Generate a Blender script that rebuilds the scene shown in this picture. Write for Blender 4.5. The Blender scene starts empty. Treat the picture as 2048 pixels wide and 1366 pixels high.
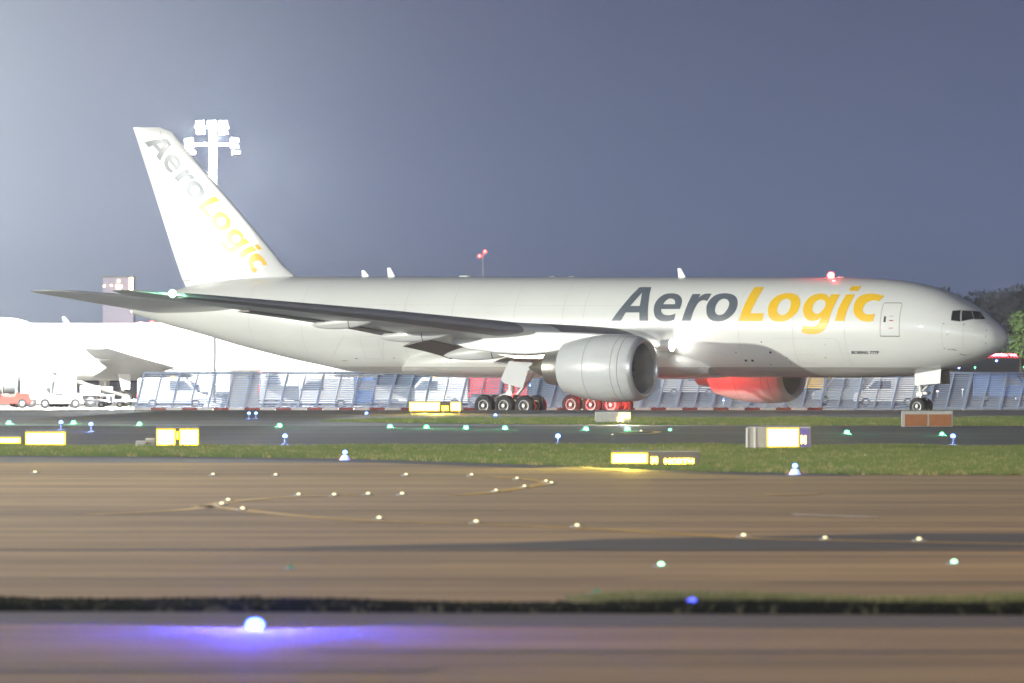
import bpy, bmesh, math, random
from mathutils import Vector, Matrix, geometry
random.seed(7)
R = math.radians
SC = bpy.context.scene
COL = SC.collection
# ------------------------------------------------------------------ camera
F, EYE, HOR = 19800.0, 4.8, 678.0          # focal length in px of a 2048 px wide frame, eye height, horizon row
cam_d = bpy.data.cameras.new('camera'); cam = bpy.data.objects.new('camera', cam_d); COL.objects.link(cam)
cam.location = (0, 0, EYE); cam.rotation_euler = (R(90), 0, 0)
cam_d.sensor_width = 36; cam_d.lens = 36 * F / 2048
cam_d.shift_y = -(683 - HOR) / 2048
cam_d.clip_start = 1; cam_d.clip_end = 20000
cam_d.dof.use_dof = True; cam_d.dof.focus_distance = 612; cam_d.dof.aperture_fstop = 2.8
SC.camera = cam
# ------------------------------------------------------------------ world: night sky with the city's light on the haze
world = bpy.data.worlds.new("World"); SC.world = world; world.use_nodes = True
wn, wl = world.node_tree.nodes, world.node_tree.links
wn.clear()
out = wn.new('ShaderNodeOutputWorld'); bg = wn.new('ShaderNodeBackground'); bg2 = wn.new('ShaderNodeBackground'); add = wn.new('ShaderNodeAddShader')
sky = wn.new('ShaderNodeTexSky'); sky.sky_type = 'NISHITA'; sky.sun_disc = False
sky.sun_elevation = R(4); sky.sun_rotation = R(180 + 64)
bg2.inputs[1].default_value = 0.004
wl.new(sky.outputs[0], bg2.inputs[0])
tc = wn.new('ShaderNodeTexCoord'); sep = wn.new('ShaderNodeSeparateXYZ'); wl.new(tc.outputs['Generated'], sep.inputs[0])
ramp = wn.new('ShaderNodeValToRGB')          # darker towards the zenith
mr = wn.new('ShaderNodeMapRange'); mr.inputs[1].default_value = -0.02; mr.inputs[2].default_value = 0.5
wl.new(sep.outputs[2], mr.inputs[0]); wl.new(mr.outputs[0], ramp.inputs[0])
e = ramp.color_ramp.elements
e[0].position = 0.0; e[0].color = (.095, .130, .245, 1)
e[1].position = 1.0; e[1].color = (.035, .042, .07, 1)
n = e.new(.06); n.color = (.108, .145, .265, 1)
n = e.new(.11); n.color = (.075, .095, .185, 1)
# glow of the floodlit apron in the west (left)
dot = wn.new('ShaderNodeVectorMath'); dot.operation = 'DOT_PRODUCT'; dot.inputs[1].default_value = Vector((-.085, .996, .012)).normalized()
nrm = wn.new('ShaderNodeVectorMath'); nrm.operation = 'NORMALIZE'; wl.new(tc.outputs['Generated'], nrm.inputs[0]); wl.new(nrm.outputs[0], dot.inputs[0])
g1 = wn.new('ShaderNodeMath'); g1.operation = 'POWER'; g1.inputs[1].default_value = 900; wl.new(dot.outputs['Value'], g1.inputs[0])
gm = wn.new('ShaderNodeVectorMath'); gm.operation = 'SCALE'; gm.inputs[0].default_value = (.60, .66, .66); wl.new(g1.outputs[0], gm.inputs['Scale'])
ga = wn.new('ShaderNodeVectorMath'); ga.operation = 'ADD'; wl.new(ramp.outputs[0], ga.inputs[0]); wl.new(gm.outputs[0], ga.inputs[1])
wl.new(ga.outputs[0], bg.inputs[0]); bg.inputs[1].default_value = 1.0
wl.new(bg.outputs[0], add.inputs[0]); wl.new(bg2.outputs[0], add.inputs[1]); wl.new(add.outputs[0], out.inputs[0])
# ------------------------------------------------------------------ lights: far floodlights of the terminal (low, from the left behind the camera)
def lamp(kind, name, loc, energy, color, size=.5, target=None, spot=None, blend=.6, angle=None):
    d = bpy.data.lights.new(name, kind); d.energy = energy; d.color = color
    if kind in ('POINT', 'SPOT'): d.shadow_soft_size = size
    if kind == 'SPOT': d.spot_size = R(spot); d.spot_blend = blend
    if kind == 'AREA': d.size = size
    if kind == 'SUN': d.angle = R(angle)
    o = bpy.data.objects.new(name, d); COL.objects.link(o); o.location = loc
    if target is not None:
        o.rotation_euler = (Vector(target) - Vector(loc)).to_track_quat('-Z', 'Y').to_euler()
    return o
lamp('SUN', 'sun', (-90, -40, 9), 3.05, (1, .99, .90), target=(0, 0, 2.4), angle=1.0)
lamp('POINT', 'terminal_floodlight', (60, -140, 60), 1.3e6, (1, .95, .86), 2)
for fy, fp in ((200, 1.0e5), (290, 1.7e5), (380, 1.5e5), (480, 1.5e5)): lamp('POINT', 'unseen_floodlight', (-58, fy, 30), fp, (.86, .92, 1), 1)  # unseen lamps added to brighten the ground towards the left
lamp('POINT', 'unseen_floodlight', (85, 180, 50), 1.8e5, (1, .70, .36), 2)
SC.view_settings.view_transform = 'Standard'; SC.view_settings.look = 'None'
SC.view_settings.exposure = 0; SC.view_settings.gamma = 1; SC.view_settings.use_curve_mapping = False
SC.cycles.max_bounces = 5; SC.cycles.volume_bounces = 0; SC.cycles.caustics_reflective = False; SC.cycles.caustics_refractive = False
SC.cycles.use_denoising = True; SC.cycles.sample_clamp_indirect = 4
# ------------------------------------------------------------------ materials
def pmat(name, col, rough=.5, metal=0, coat=0, var=0, vscale=1.0, stretch=(1, 1, 1), col2=None, bump=0, bscale=8, spec=.5, emit=None, es=0):
    m = bpy.data.materials.new(name); m.use_nodes = True
    nt = m.node_tree; b = nt.nodes['Principled BSDF']
    b.inputs['Base Color'].default_value = (*col, 1); b.inputs['Roughness'].default_value = rough
    b.inputs['Metallic'].default_value = metal; b.inputs['Coat Weight'].default_value = coat
    b.inputs['Coat Roughness'].default_value = .03; b.inputs['Specular IOR Level'].default_value = spec
    if emit: b.inputs['Emission Color'].default_value = (*emit, 1); b.inputs['Emission Strength'].default_value = es
    tx = None
    if var or bump:
        tcn = nt.nodes.new('ShaderNodeTexCoord'); mp = nt.nodes.new('ShaderNodeMapping'); mp.inputs['Scale'].default_value = stretch
        nt.links.new(tcn.outputs['Object'], mp.inputs[0])
    if var:
        no = nt.nodes.new('ShaderNodeTexNoise'); no.inputs['Scale'].default_value = vscale; no.inputs['Detail'].default_value = 6; no.inputs['Roughness'].default_value = .6
        nt.links.new(mp.outputs[0], no.inputs['Vector'])
        cr = nt.nodes.new('ShaderNodeValToRGB'); cr.color_ramp.elements[0].position = .3; cr.color_ramp.elements[1].position = .7
        c2 = col2 or col
        cr.color_ramp.elements[0].color = (*[c * (1 - var) for c in col], 1); cr.color_ramp.elements[1].color = (*[min(1, c * (1 + var)) for c in c2], 1)
        nt.links.new(no.outputs[0], cr.inputs[0]); nt.links.new(cr.outputs[0], b.inputs['Base Color'])
    if bump:
        nb = nt.nodes.new('ShaderNodeTexNoise'); nb.inputs['Scale'].default_value = bscale; nb.inputs['Detail'].default_value = 4
        nt.links.new(mp.outputs[0], nb.inputs['Vector'])
        bp = nt.nodes.new('ShaderNodeBump'); bp.inputs['Strength'].default_value = bump; bp.inputs['Distance'].default_value = .03
        nt.links.new(nb.outputs[0], bp.inputs['Height']); nt.links.new(bp.outputs[0], b.inputs['Normal'])
    return m
def emat(name, col, s):
    m = bpy.data.materials.new(name); m.use_nodes = True; nt = m.node_tree; nt.nodes.clear()
    o = nt.nodes.new('ShaderNodeOutputMaterial'); em = nt.nodes.new('ShaderNodeEmission')
    em.inputs[0].default_value = (*col, 1); em.inputs[1].default_value = s; nt.links.new(em.outputs[0], o.inputs[0]); return m
def asphalt(name, a, b, rough=.8, xs=.012, ys=.35):
    """worn paving: long wear bands along the lane, finer stains, grit"""
    m = bpy.data.materials.new(name); m.use_nodes = True; nt = m.node_tree; p = nt.nodes['Principled BSDF']
    p.inputs['Roughness'].default_value = rough; p.inputs['Specular IOR Level'].default_value = .35
    tcn = nt.nodes.new('ShaderNodeTexCoord')
    def noise(sc, detail, scale=1):
        mp = nt.nodes.new('ShaderNodeMapping'); mp.inputs['Scale'].default_value = sc; nt.links.new(tcn.outputs['Object'], mp.inputs[0])
        no = nt.nodes.new('ShaderNodeTexNoise'); no.inputs['Scale'].default_value = scale; no.inputs['Detail'].default_value = detail; no.inputs['Roughness'].default_value = .65
        nt.links.new(mp.outputs[0], no.inputs[0]); return no.outputs[0]
    n1 = noise((xs, ys, 1), 8); n2 = noise((xs * 9, ys * .35, 1), 5); n3 = noise((xs * 30, ys * 1.6, 1), 4)
    a1 = nt.nodes.new('ShaderNodeMath'); a1.operation = 'MULTIPLY_ADD'; a1.inputs[1].default_value = .5; nt.links.new(n2, a1.inputs[0]); nt.links.new(n1, a1.inputs[2])
    a2 = nt.nodes.new('ShaderNodeMath'); a2.operation = 'MULTIPLY_ADD'; a2.inputs[1].default_value = .3; nt.links.new(n3, a2.inputs[0]); nt.links.new(a1.outputs[0], a2.inputs[2])
    cr = nt.nodes.new('ShaderNodeValToRGB'); cr.color_ramp.elements[0].position = .68; cr.color_ramp.elements[1].position = 1.12 if False else 1.0
    cr.color_ramp.elements[0].color = (*a, 1); cr.color_ramp.elements[1].color = (*b, 1)
    mr = nt.nodes.new('ShaderNodeMapRange'); mr.inputs[1].default_value = .55; mr.inputs[2].default_value = 1.25
    cr.color_ramp.elements[0].position = .15; cr.color_ramp.elements[1].position = .85
    nt.links.new(a2.outputs[0], mr.inputs[0]); nt.links.new(mr.outputs[0], cr.inputs[0]); nt.links.new(cr.outputs[0], p.inputs['Base Color'])
    return m
M = {}
M['white'] = pmat('white_paint', (.79, .80, .745), .34, coat=1.0, var=.03, vscale=.5, stretch=(.5, 1, 1))
M['fin_white'] = pmat('fin_white_paint', (.80, .80, .77), .35, coat=.3)
M['belly'] = pmat('belly_grey_paint', (.50, .49, .45), .35, coat=.3, var=.08, vscale=1.2, stretch=(.3, 1, 1))
M['grey'] = pmat('wing_grey_paint', (.62, .63, .61), .38, coat=.2, var=.05, vscale=.7)
M['slat'] = pmat('slat_grey_metal', (.25, .235, .26), .5, metal=.2, var=.08, vscale=.8)
M['strut_dark'] = pmat('dark_window', (.12, .12, .12), .5)  # darker grey used on some cabin windows
M['dark'] = pmat('dark_cavity', (.03, .03, .035), .7)
M['flap'] = pmat('flap_grey', (.20, .185, .17), .5)
M['nacelle'] = pmat('nacelle_grey_paint', (.60, .62, .61), .33, coat=.4, var=.03, vscale=.6)
M['lip'] = pmat('intake_lip_metal', (.72, .72, .70), .33, metal=.55)
M['exh'] = pmat('exhaust_metal', (.42, .40, .36), .38, metal=.8, var=.15, vscale=3, stretch=(8, 1, 1))
M['plug'] = pmat('exhaust_plug_metal', (.20, .185, .15), .45, metal=.7)
M['intake'] = pmat('intake_liner', (.30, .31, .34), .6)
M['blade'] = pmat('fan_blade', (.16, .16, .18), .4, metal=.3)
M['glass'] = pmat('cockpit_glass', (.015, .017, .02), .06, coat=1)
M['frame'] = pmat('window_frame_metal', (.45, .44, .42), .4, metal=.5)
M['tyre'] = pmat('rubber', (.022, .022, .024), .75, var=.2, vscale=6)
M['rim'] = pmat('rim_metal', (.36, .36, .35), .4, metal=.3)
M['strut'] = pmat('gear_strut_paint', (.60, .59, .55), .4, metal=.2)
M['chrome'] = pmat('oleo_chrome', (.8, .8, .8), .15, metal=1)
M['logo_grey'] = pmat('lettering_grey', (.105, .13, .155), .35, coat=.4)
M['logo_yellow'] = pmat('lettering_yellow', (.92, .56, .015), .35, coat=.4)
M['ink'] = pmat('black_marking', (.03, .03, .03), .5)
M['line'] = pmat('panel_line_grey', (.30, .29, .27), .6)
M['redmark'] = pmat('red_marking', (.5, .08, .03), .5)
M['blue'] = pmat('blue_lettering', (.03, .06, .32), .4)
M['fence'] = pmat('fence_blue_paint', (.38, .50, .68), .5, var=.08, vscale=2)
M['slats'] = pmat('fence_slat_paint', (.46, .56, .70), .5)
M['red'] = pmat('red_plastic', (.30, .06, .05), .5, var=.2, vscale=3)
M['whitep'] = pmat('white_plastic', (.72, .71, .68), .5, var=.12, vscale=3)
M['steel'] = pmat('galvanised_steel', (.55, .56, .56), .45, metal=.5)
M['body_w'] = pmat('vehicle_white', (.78, .78, .77), .3, coat=.5)
M['body_y'] = pmat('vehicle_yellow', (.75, .45, .05), .35, coat=.4)
M['body_g'] = pmat('vehicle_grey', (.28, .30, .31), .4, coat=.3)
M['body_r'] = pmat('vehicle_red', (.55, .04, .03), .35, coat=.4)
M['body_b'] = pmat('vehicle_blue', (.06, .12, .30), .35, coat=.4)
M['vglass'] = pmat('vehicle_glass', (.13, .14, .16), .1)
M['signbox'] = pmat('sign_housing', (.12, .11, .10), .6)
M['signgrey'] = pmat('sign_housing_grey', (.42, .40, .36), .6, var=.1, vscale=4)
M['brown'] = pmat('sign_back_brown', (.33, .115, .035), .6, var=.15, vscale=3)
M['purple'] = pmat('sign_blue_panel', (.16, .12, .45), .5)
M['concrete'] = pmat('concrete', (.42, .40, .36), .8, var=.15, vscale=2)
M['yellowline'] = pmat('yellow_road_paint', (.55, .33, .06), .6, var=.3, vscale=2)
M['trunk'] = pmat('bark', (.08, .06, .045), .9)
M['leaf'] = pmat('leaf_green', (.12, .18, .06), .8, var=.5, vscale=.6)
M['leafdark'] = pmat('leaf_dark', (.085, .095, .09), .9, var=.3, vscale=.4)  # haze over the far trees partly put into this leaf colour
M['soil'] = pmat('soil', (.05, .055, .025), .95, var=.35, vscale=1.5, stretch=(.3, 1, 1))
M['e_white'] = emat('lamp_white', (1, .98, .95), 60)
M['e_flood'] = emat('flood_lens', (.85, .94, 1), 16)
M['e_land'] = emat('landing_lens', (1, .98, .95), 30)
M['e_green'] = emat('lamp_green', (.08, 1, .32), 13)
M['e_nav'] = emat('nav_green', (.45, 1, .62), 40)
M['e_blue'] = emat('lamp_blue', (.10, .22, 1), 18)
M['e_bluenear'] = emat('lamp_blue_near', (.035, .07, 1), 45)
M['e_red'] = emat('lamp_red', (1, .035, .03), 36)
M['e_redline'] = emat('lamp_red_row', (1, .07, .10), 60)
M['e_amber'] = emat('lamp_amber', (1, .88, .5), 2.6)
M['e_orange'] = emat('lamp_orange', (1, .55, .25), 22)
M['e_sign'] = emat('sign_face_lit', (1, .74, .06), 20)
M['e_signw'] = emat('sign_letter_lit', (1, .75, .07), 16)
M['e_bloom'] = emat('sign_bloom_lit', (1, .66, .01), 1.5)
M['e_signlow'] = emat('sign_face_dim', (1, .74, .10), 4.5)
# ------------------------------------------------------------------ mesh helpers
class MB:
    def __init__(s): s.v = []; s.f = []; s.mi = []
    def add(s, vs, fs, mi=0):
        o = len(s.v); s.v += [tuple(v) for v in vs]
        for f in fs: s.f.append([i + o for i in f]); s.mi.append(mi)
    def box(s, c, d, mi=0, rot=None):
        x, y, z = [k / 2 for k in d]
        vs = [Vector((i * x, j * y, k * z)) for i in (-1, 1) for j in (-1, 1) for k in (-1, 1)]
        if rot is not None: vs = [rot @ v for v in vs]
        c = Vector(c); s.add([v + c for v in vs], [(0, 1, 3, 2), (4, 6, 7, 5), (0, 4, 5, 1), (2, 3, 7, 6), (0, 2, 6, 4), (1, 5, 7, 3)], mi)
    def cyl(s, a, b, r1, r2=None, n=12, mi=0, caps=True):
        a, b = Vector(a), Vector(b); r2 = r1 if r2 is None else r2
        d = (b - a).normalized(); u = d.orthogonal().normalized(); w = d.cross(u)
        vs = []
        for p, r in ((a, r1), (b, r2)):
            for k in range(n):
                t = 2 * math.pi * k / n; vs.append(p + u * math.cos(t) * r + w * math.sin(t) * r)
        fs = [(k, (k + 1) % n, n + (k + 1) % n, n + k) for k in range(n)]
        if caps: fs += [tuple(range(n - 1, -1, -1)), tuple(range(n, 2 * n))]
        s.add(vs, fs, mi)
    def lathe(s, prof, axis='X', c=(0, 0, 0), n=32, mi=0, sy=1.0, sz=1.0):
        """prof: list of (along, radius[, material])"""
        c = Vector(c); rows = []
        vs = []
        for p in prof:
            for k in range(n):
                t = 2 * math.pi * k / n; a, r = p[0], p[1]
                if axis == 'X': v = Vector((a, r * math.cos(t) * sy, r * math.sin(t) * sz))
                elif axis == 'Y': v = Vector((r * math.cos(t), a, r * math.sin(t)))
                else: v = Vector((r * math.cos(t), r * math.sin(t), a))
                vs.append(v + c)
        o = len(s.v); s.v += [tuple(v) for v in vs]
        for i in range(len(prof) - 1):
            m = prof[i][2] if len(prof[i]) > 2 else mi
            for k in range(n):
                s.f.append([o + i * n + k, o + i * n + (k + 1) % n, o + (i + 1) * n + (k + 1) % n, o + (i + 1) * n + k]); s.mi.append(m)
    def loft(s, rings, mi=0, caps=True, closed=True):
        n = len(rings[0]); vs = [p for r in rings for p in r]; fs = []
        for i in range(len(rings) - 1):
            for k in range(n if closed else n - 1):
                fs.append((i * n + k, i * n + (k + 1) % n, (i + 1) * n + (k + 1) % n, (i + 1) * n + k))
        if caps: fs += [tuple(range(n - 1, -1, -1)), tuple((len(rings) - 1) * n + k for k in range(n))]
        s.add(vs, fs, mi)
    def prism(s, poly, axis_vec, mi=0):
        a = Vector(axis_vec); n = len(poly); vs = [Vector(p) for p in poly] + [Vector(p) + a for p in poly]
        fs = [tuple(range(n)), tuple(range(2 * n - 1, n - 1, -1))] + [(k, k + n, (k + 1) % n + n, (k + 1) % n) for k in range(n)]
        s.add(vs, fs, mi)
    def build(s, name, mats, parent=None, smooth=False, bevel=0, seg=2, recalc=True):
        me = bpy.data.meshes.new(name); me.from_pydata(s.v, [], s.f)
        if not isinstance(mats, (list, tuple)): mats = [mats]
        for m in mats: me.materials.append(m)
        for p, i in zip(me.polygons, s.mi): p.material_index = i
        if recalc:
            bm = bmesh.new(); bm.from_mesh(me); bmesh.ops.recalc_face_normals(bm, faces=bm.faces); bm.to_mesh(me); bm.free()
        o = bpy.data.objects.new(name, me); COL.objects.link(o)
        if parent: o.parent = parent
        if bevel:
            md = o.modifiers.new('b', 'BEVEL'); md.width = bevel; md.segments = seg; md.limit_method = 'ANGLE'; md.angle_limit = R(35)
        if smooth:
            for p in me.polygons: p.use_smooth = True
            me.set_sharp_from_angle(angle=R(38))
        return o
def tag(o, label=None, cat=None, group=None, kind=None):
    if label: o['label'] = label
    if cat: o['category'] = cat
    if group: o['group'] = group
    if kind: o['kind'] = kind
    return o
def empty(name, loc, rot=(0, 0, 0), label=None, cat=None, group=None):
    o = bpy.data.objects.new(name, None); COL.objects.link(o); o.location = loc; o.rotation_euler = rot; o.empty_display_size = .5
    return tag(o, label, cat, group)
def copy_tree(o, parent=None):
    c = o.copy(); COL.objects.link(c); c.parent = parent
    for ch in list(o.children): copy_tree(ch, c)
    return c
def smooth_poly(pts, corner=42, k=3):
    """Catmull-Rom through the points, corners kept sharp"""
    n = len(pts); P = [Vector(p) for p in pts]; o = []
    def sharp(i):
        a = P[i] - P[i - 1]; b = P[(i + 1) % n] - P[i]
        return a.length < 1e-6 or b.length < 1e-6 or a.angle(b) > R(corner)
    sh = [sharp(i) for i in range(n)]
    for i in range(n):
        p1, p2 = P[i], P[(i + 1) % n]
        t1 = (p2 - P[i - 1]) / 2 if not sh[i] else (p2 - p1)
        t2 = (P[(i + 2) % n] - p1) / 2 if not sh[(i + 1) % n] else (p2 - p1)
        for j in range(k):
            t = j / k
            o.append((2*t**3 - 3*t*t + 1) * p1 + (t**3 - 2*t*t + t) * t1 + (-2*t**3 + 3*t*t) * p2 + (t**3 - t*t) * t2)
    return o
def inside(p, poly):
    c = False; n = len(poly); x, y = p
    for i in range(n):
        x1, y1 = poly[i]; x2, y2 = poly[i - 1]
        if (y1 > y) != (y2 > y) and x < (x2 - x1) * (y - y1) / (y2 - y1) + x1: c = not c
    return c
def fill2d(outer, holes, step):
    """triangulated polygon with holes and extra inner points, so that it can follow a curved skin"""
    loops = [outer] + holes; vs = []; ed = []
    for lp in loops:
        o = len(vs); d = []
        for i, p in enumerate(lp):
            q = lp[(i + 1) % len(lp)]; m = max(1, int((Vector(q) - Vector(p)).length / step))
            d += [Vector(p).lerp(Vector(q), j / m) for j in range(m)]
        vs += d; ed += [(o + i, o + (i + 1) % len(d)) for i in range(len(d))]
    xs = [v[0] for v in vs]; ys = [v[1] for v in vs]
    x = min(xs) + step / 2
    while x < max(xs):
        y = min(ys) + step / 2
        while y < max(ys):
            if inside((x, y), outer) and not any(inside((x, y), h) for h in holes): vs.append(Vector((x, y)))
            y += step
        x += step
    r = geometry.delaunay_2d_cdt([Vector((v[0], v[1])) for v in vs], ed, [], 0, 1e-5)
    V, Fc = r[0], r[2]; ff = []
    for f in Fc:
        c = sum((V[i] for i in f), Vector((0, 0))) / len(f)
        if inside(c, outer) and not any(inside(c, h) for h in holes): ff.append(tuple(f))
    return V, ff
# ------------------------------------------------------------------ terrain
def gz(y):                                   # the paving: level, with a fall behind the crest of the near taxiway
    if y <= 598: return .5
    if y >= 614: return 0.0
    t = (y - 598) / 16; return .5 * (1 - (3*t*t - 2*t**3))
NZ = .5
def gp(px, py, dz=0.0):                      # a point of the near ground
    d = F * (EYE - NZ) / (py - HOR); return Vector(((px - 1024) * d / F, d, NZ + dz))
def sheet(name, x0, x1, ys, mat, dz=0, kind='structure', nx=2, label=None):
    b = MB(); vs = []; fs = []
    for y in ys:
        for i in range(nx): vs.append((x0 + (x1 - x0) * i / (nx - 1), y, gz(y) + dz))
    for j in range(len(ys) - 1):
        for i in range(nx - 1): fs.append((j*nx + i, j*nx + i + 1, (j+1)*nx + i + 1, (j+1)*nx + i))
    b.add(vs, fs); o = b.build(name, mat, recalc=False); o['kind'] = kind
    return o
drop = [598 + i for i in range(17)]
sheet('ground', -2500, 2500, [-100, 300] + drop + [700, 1500, 9000], asphalt('old_asphalt', (.10, .095, .085), (.18, .17, .15), .8))
sheet('taxiway', -900, 900, [472, 540] + drop + [640], asphalt('grey_asphalt', (.15, .145, .13), (.32, .31, .28), .8), .004)
sheet('dark_taxiway', -400, 400, [391, 472 + 17], asphalt('dark_asphalt', (.04, .036, .034), (.12, .11, .102), .8), .008)
sheet('runway', -500, 500, [60, 344], asphalt('sodium_brown_concrete', (.125, .076, .026), (.45, .29, .118), .85, .009, .32), .004)  # aged concrete, with the brown of sodium lamplight put into its colour
sheet('apron', -600, 400, [662, 1100], asphalt('apron_concrete', (.30, .29, .27), (.5, .49, .46), .6), .004)
def flatpoly(name, pts, mat, dz, kind='structure'):
    b = MB(); b.add([gp(px, py, dz) for px, py in pts], [tuple(range(len(pts)))]); o = b.build(name, mat, recalc=False); o['kind'] = kind
    if o.data.polygons[0].normal.z < 0: o.data.flip_normals()
    return o
flatpoly('asphalt_patch', [(1000, 1087), (1200, 1079), (1600, 1071), (1830, 1067), (2500, 1068), (2500, 1096), (1800, 1098), (1300, 1100), (1000, 1097), (500, 1098), (700, 1092)], asphalt('new_asphalt', (.035, .028, .022), (.07, .055, .042)), .008)
flatpoly('paving_joint', [(-400, 1100), (2500, 1100), (2500, 1102.6), (-400, 1102.6)], pmat('joint_sealant', (.03, .026, .022), .7), .012)
flatpoly('near_shoulder', [(-900, 1224), (3000, 1224), (3000, 1258), (1500, 1256), (600, 1252), (-900, 1246)], asphalt('near_asphalt', (.075, .058, .05), (.12, .095, .08), .85, .02, 1.2), .008)
flatpoly('shoulder', [(-300, 909), (200, 910), (700, 916), (1024, 928), (1250, 936), (1700, 946), (1700, 952), (1500, 951), (1250, 944), (1024, 935), (700, 924), (400, 917), (-300, 913)], asphalt('shoulder_asphalt', (.05, .047, .042), (.09, .085, .075)), .008)
for i_, (ja, jb, jy, jw) in enumerate([(-300, 900, 1128, 1.0), (1100, 2500, 1112, .8), (-300, 2500, 1063, .9), (200, 2500, 1046, .6), (-300, 1300, 1158, 1.6), (1500, 2500, 1166, 1.5), (300, 760, 948, .7), (1200, 1500, 959, .8), (-300, 2500, 1020, .5), (600, 2500, 1302, 5), (-900, 900, 1340, 6)]):
    flatpoly('paving_joint', [(ja, jy), (jb, jy), (jb - 60, jy + jw), (ja + 60, jy + jw)], pmat('worn_seam', (.09, .065, .045), .8, var=.5, vscale=.6, stretch=(.2, 1, 1)), .0085 + .0004*i_)
flatpoly('worn_paint', [(1580, 1029), (1640, 1031), (1760, 1034.5), (1740, 1036), (1640, 1033.5), (1590, 1032)], pmat('old_white_paint', (.55, .45, .34), .8, var=.5, vscale=1.5), .02)
flatpoly('worn_paint', [(1520, 989), (1640, 988), (1630, 991), (1540, 992)], pmat('old_yellow_paint', (.45, .27, .09), .8, var=.5, vscale=1.5), .02)
def stripe(name, pts, w, mat, label, dz=.014):
    P = smooth_poly([(p[0], p[1]) for p in [gp(*q)[:2] for q in pts]], k=4)[:-4]
    b = MB(); vs = []; n = len(P)
    for i, p in enumerate(P):
        t = (P[min(i+1, n-1)] - P[max(i-1, 0)]).normalized(); nn = Vector((-t.y, t.x)) * w / 2
        vs += [(p.x + nn.x, p.y + nn.y, NZ + dz), (p.x - nn.x, p.y - nn.y, NZ + dz)]
    b.add(vs, [(2*i, 2*i+1, 2*i+3, 2*i+2) for i in range(n-1)]); o = b.build(name, mat); o['kind'] = 'structure'
    return o
stripe('taxi_line', [(180, 1030), (330, 1023), (400, 1017), (440, 1007), (500, 1000), (600, 994), (760, 990)], .5, M['yellowline'], '')
stripe('taxi_line', [(400, 1012), (450, 1017), (600, 1033), (760, 1043), (950, 1049), (1150, 1057), (1350, 1068), (1490, 1077), (1650, 1081), (1840, 1085), (2200, 1092)], .6, M['yellowline'], '')
stripe('taxi_line', [(920, 991), (985, 985), (1050, 975), (1095, 966), (1050, 959), (960, 953)], .5, M['yellowline'], '')
stripe('taxi_line', [(1240, 866), (1300, 862.5), (1316, 864.5), (1290, 868), (1180, 870)], .35, M['yellowline'], '', .02)
stripe('taxi_line', [(-200, 868), (400, 866.5), (1100, 866), (1800, 868), (2300, 871)], .25, pmat('pale_line', (.22, .21, .19), .7, var=.3), '', .02)
# ------------------------------------------------------------------ grass
def grass(name, poly, count, h, mats, label, spread=.16, base=True, blades=5, base_mat=None):
    pts = [gp(*p) for p in poly]; xy = [(p.x, p.y) for p in pts]
    if base:
        bb = MB(); bb.add([(p[0], p[1], NZ + .012) for p in xy], [tuple(range(len(xy)))]); g = bb.build('grass_verge', base_mat or M['soil'], recalc=False); g['kind'] = 'structure'
        if g.data.polygons[0].normal.z < 0: g.data.flip_normals()
    x0, x1 = min(p[0] for p in xy), max(p[0] for p in xy); y0, y1 = min(p[1] for p in xy), max(p[1] for p in xy)
    vs = []; fs = []; mi = []; c = 0
    while c < count:
        x = random.uniform(x0, x1); y = random.uniform(y0, y1)
        if not inside((x, y), xy): continue
        c += 1
        den = .55 + .45 * math.sin(x * .55 + 1.7 * math.sin(y * .13)) * math.sin(y * .31 + x * .07 + 2 * math.sin(x * .21))
        hh = h * random.uniform(.55, 1.25) * (.55 + .75 * den); m = 0 if random.random() < .35 + .5 * den else (1 if random.random() < .6 else 2)
        for k in range(blades):
            a = random.uniform(0, 2 * math.pi); r = random.uniform(0, spread); bx = x + math.cos(a) * r; by = y + math.sin(a) * r
            w = random.uniform(.012, .035) * (1 + h); lx = random.uniform(-.6, .6) * hh; ly = random.uniform(-.4, .4) * hh; o = len(vs)
            vs += [(bx - w, by, NZ), (bx + w, by, NZ), (bx + lx, by + ly, NZ + hh * random.uniform(.7, 1.1))]
            fs.append((o, o + 1, o + 2)); mi.append(m)
    b = MB(); b.v = vs; b.f = fs; b.mi = mi
    return tag(b.build(name, mats, recalc=False), label, 'grass', kind='stuff')
GM = [pmat('grass_green', (.125, .18, .04), .85), pmat('grass_olive', (.19, .195, .06), .85), pmat('grass_straw', (.33, .30, .12), .85)]
GD = [pmat('grass_dark', (.010, .012, .006), 1, spec=.08), pmat('grass_deep', (.013, .016, .007), 1, spec=.08), pmat('grass_dry', (.07, .065, .02), .9)]  # near-black greens: the verge's lack of light put into the colour
grass('grass', [(-150, 895), (2250, 895), (2250, 951), (1700, 950), (1400, 943), (1250, 937), (1024, 929), (700, 918), (450, 915), (-150, 911)], 42000, .17, GM, 'wide strip of short patchy grass beside the dark taxiway', .22)
grass('grass', [(640, 843), (900, 838.5), (1500, 838), (2250, 838), (2250, 853.5), (1500, 851), (1000, 848.5), (800, 846)], 22000, .14, GM, 'narrow far strip of grass between the two taxiways', .25)
grass('grass', [(-150, 1212), (1000, 1217), (2250, 1223), (2250, 1232), (1000, 1227), (-150, 1223)], 13000, .17, GD, 'blurred dark tall grass along the near edge of the runway', .05, blades=6, base_mat=pmat('shaded_soil', (.008, .007, .007), 1.0))  # dark soil, with the shade under the grass put into its colour
grass('grass', [(1150, 1215), (2250, 1219), (2250, 1224), (1150, 1220)], 3600, .27, [GM[1], GM[1], GM[2]], 'yellowish taller grass tufts behind the near dark grass', .05, base=False, blades=6)
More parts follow.
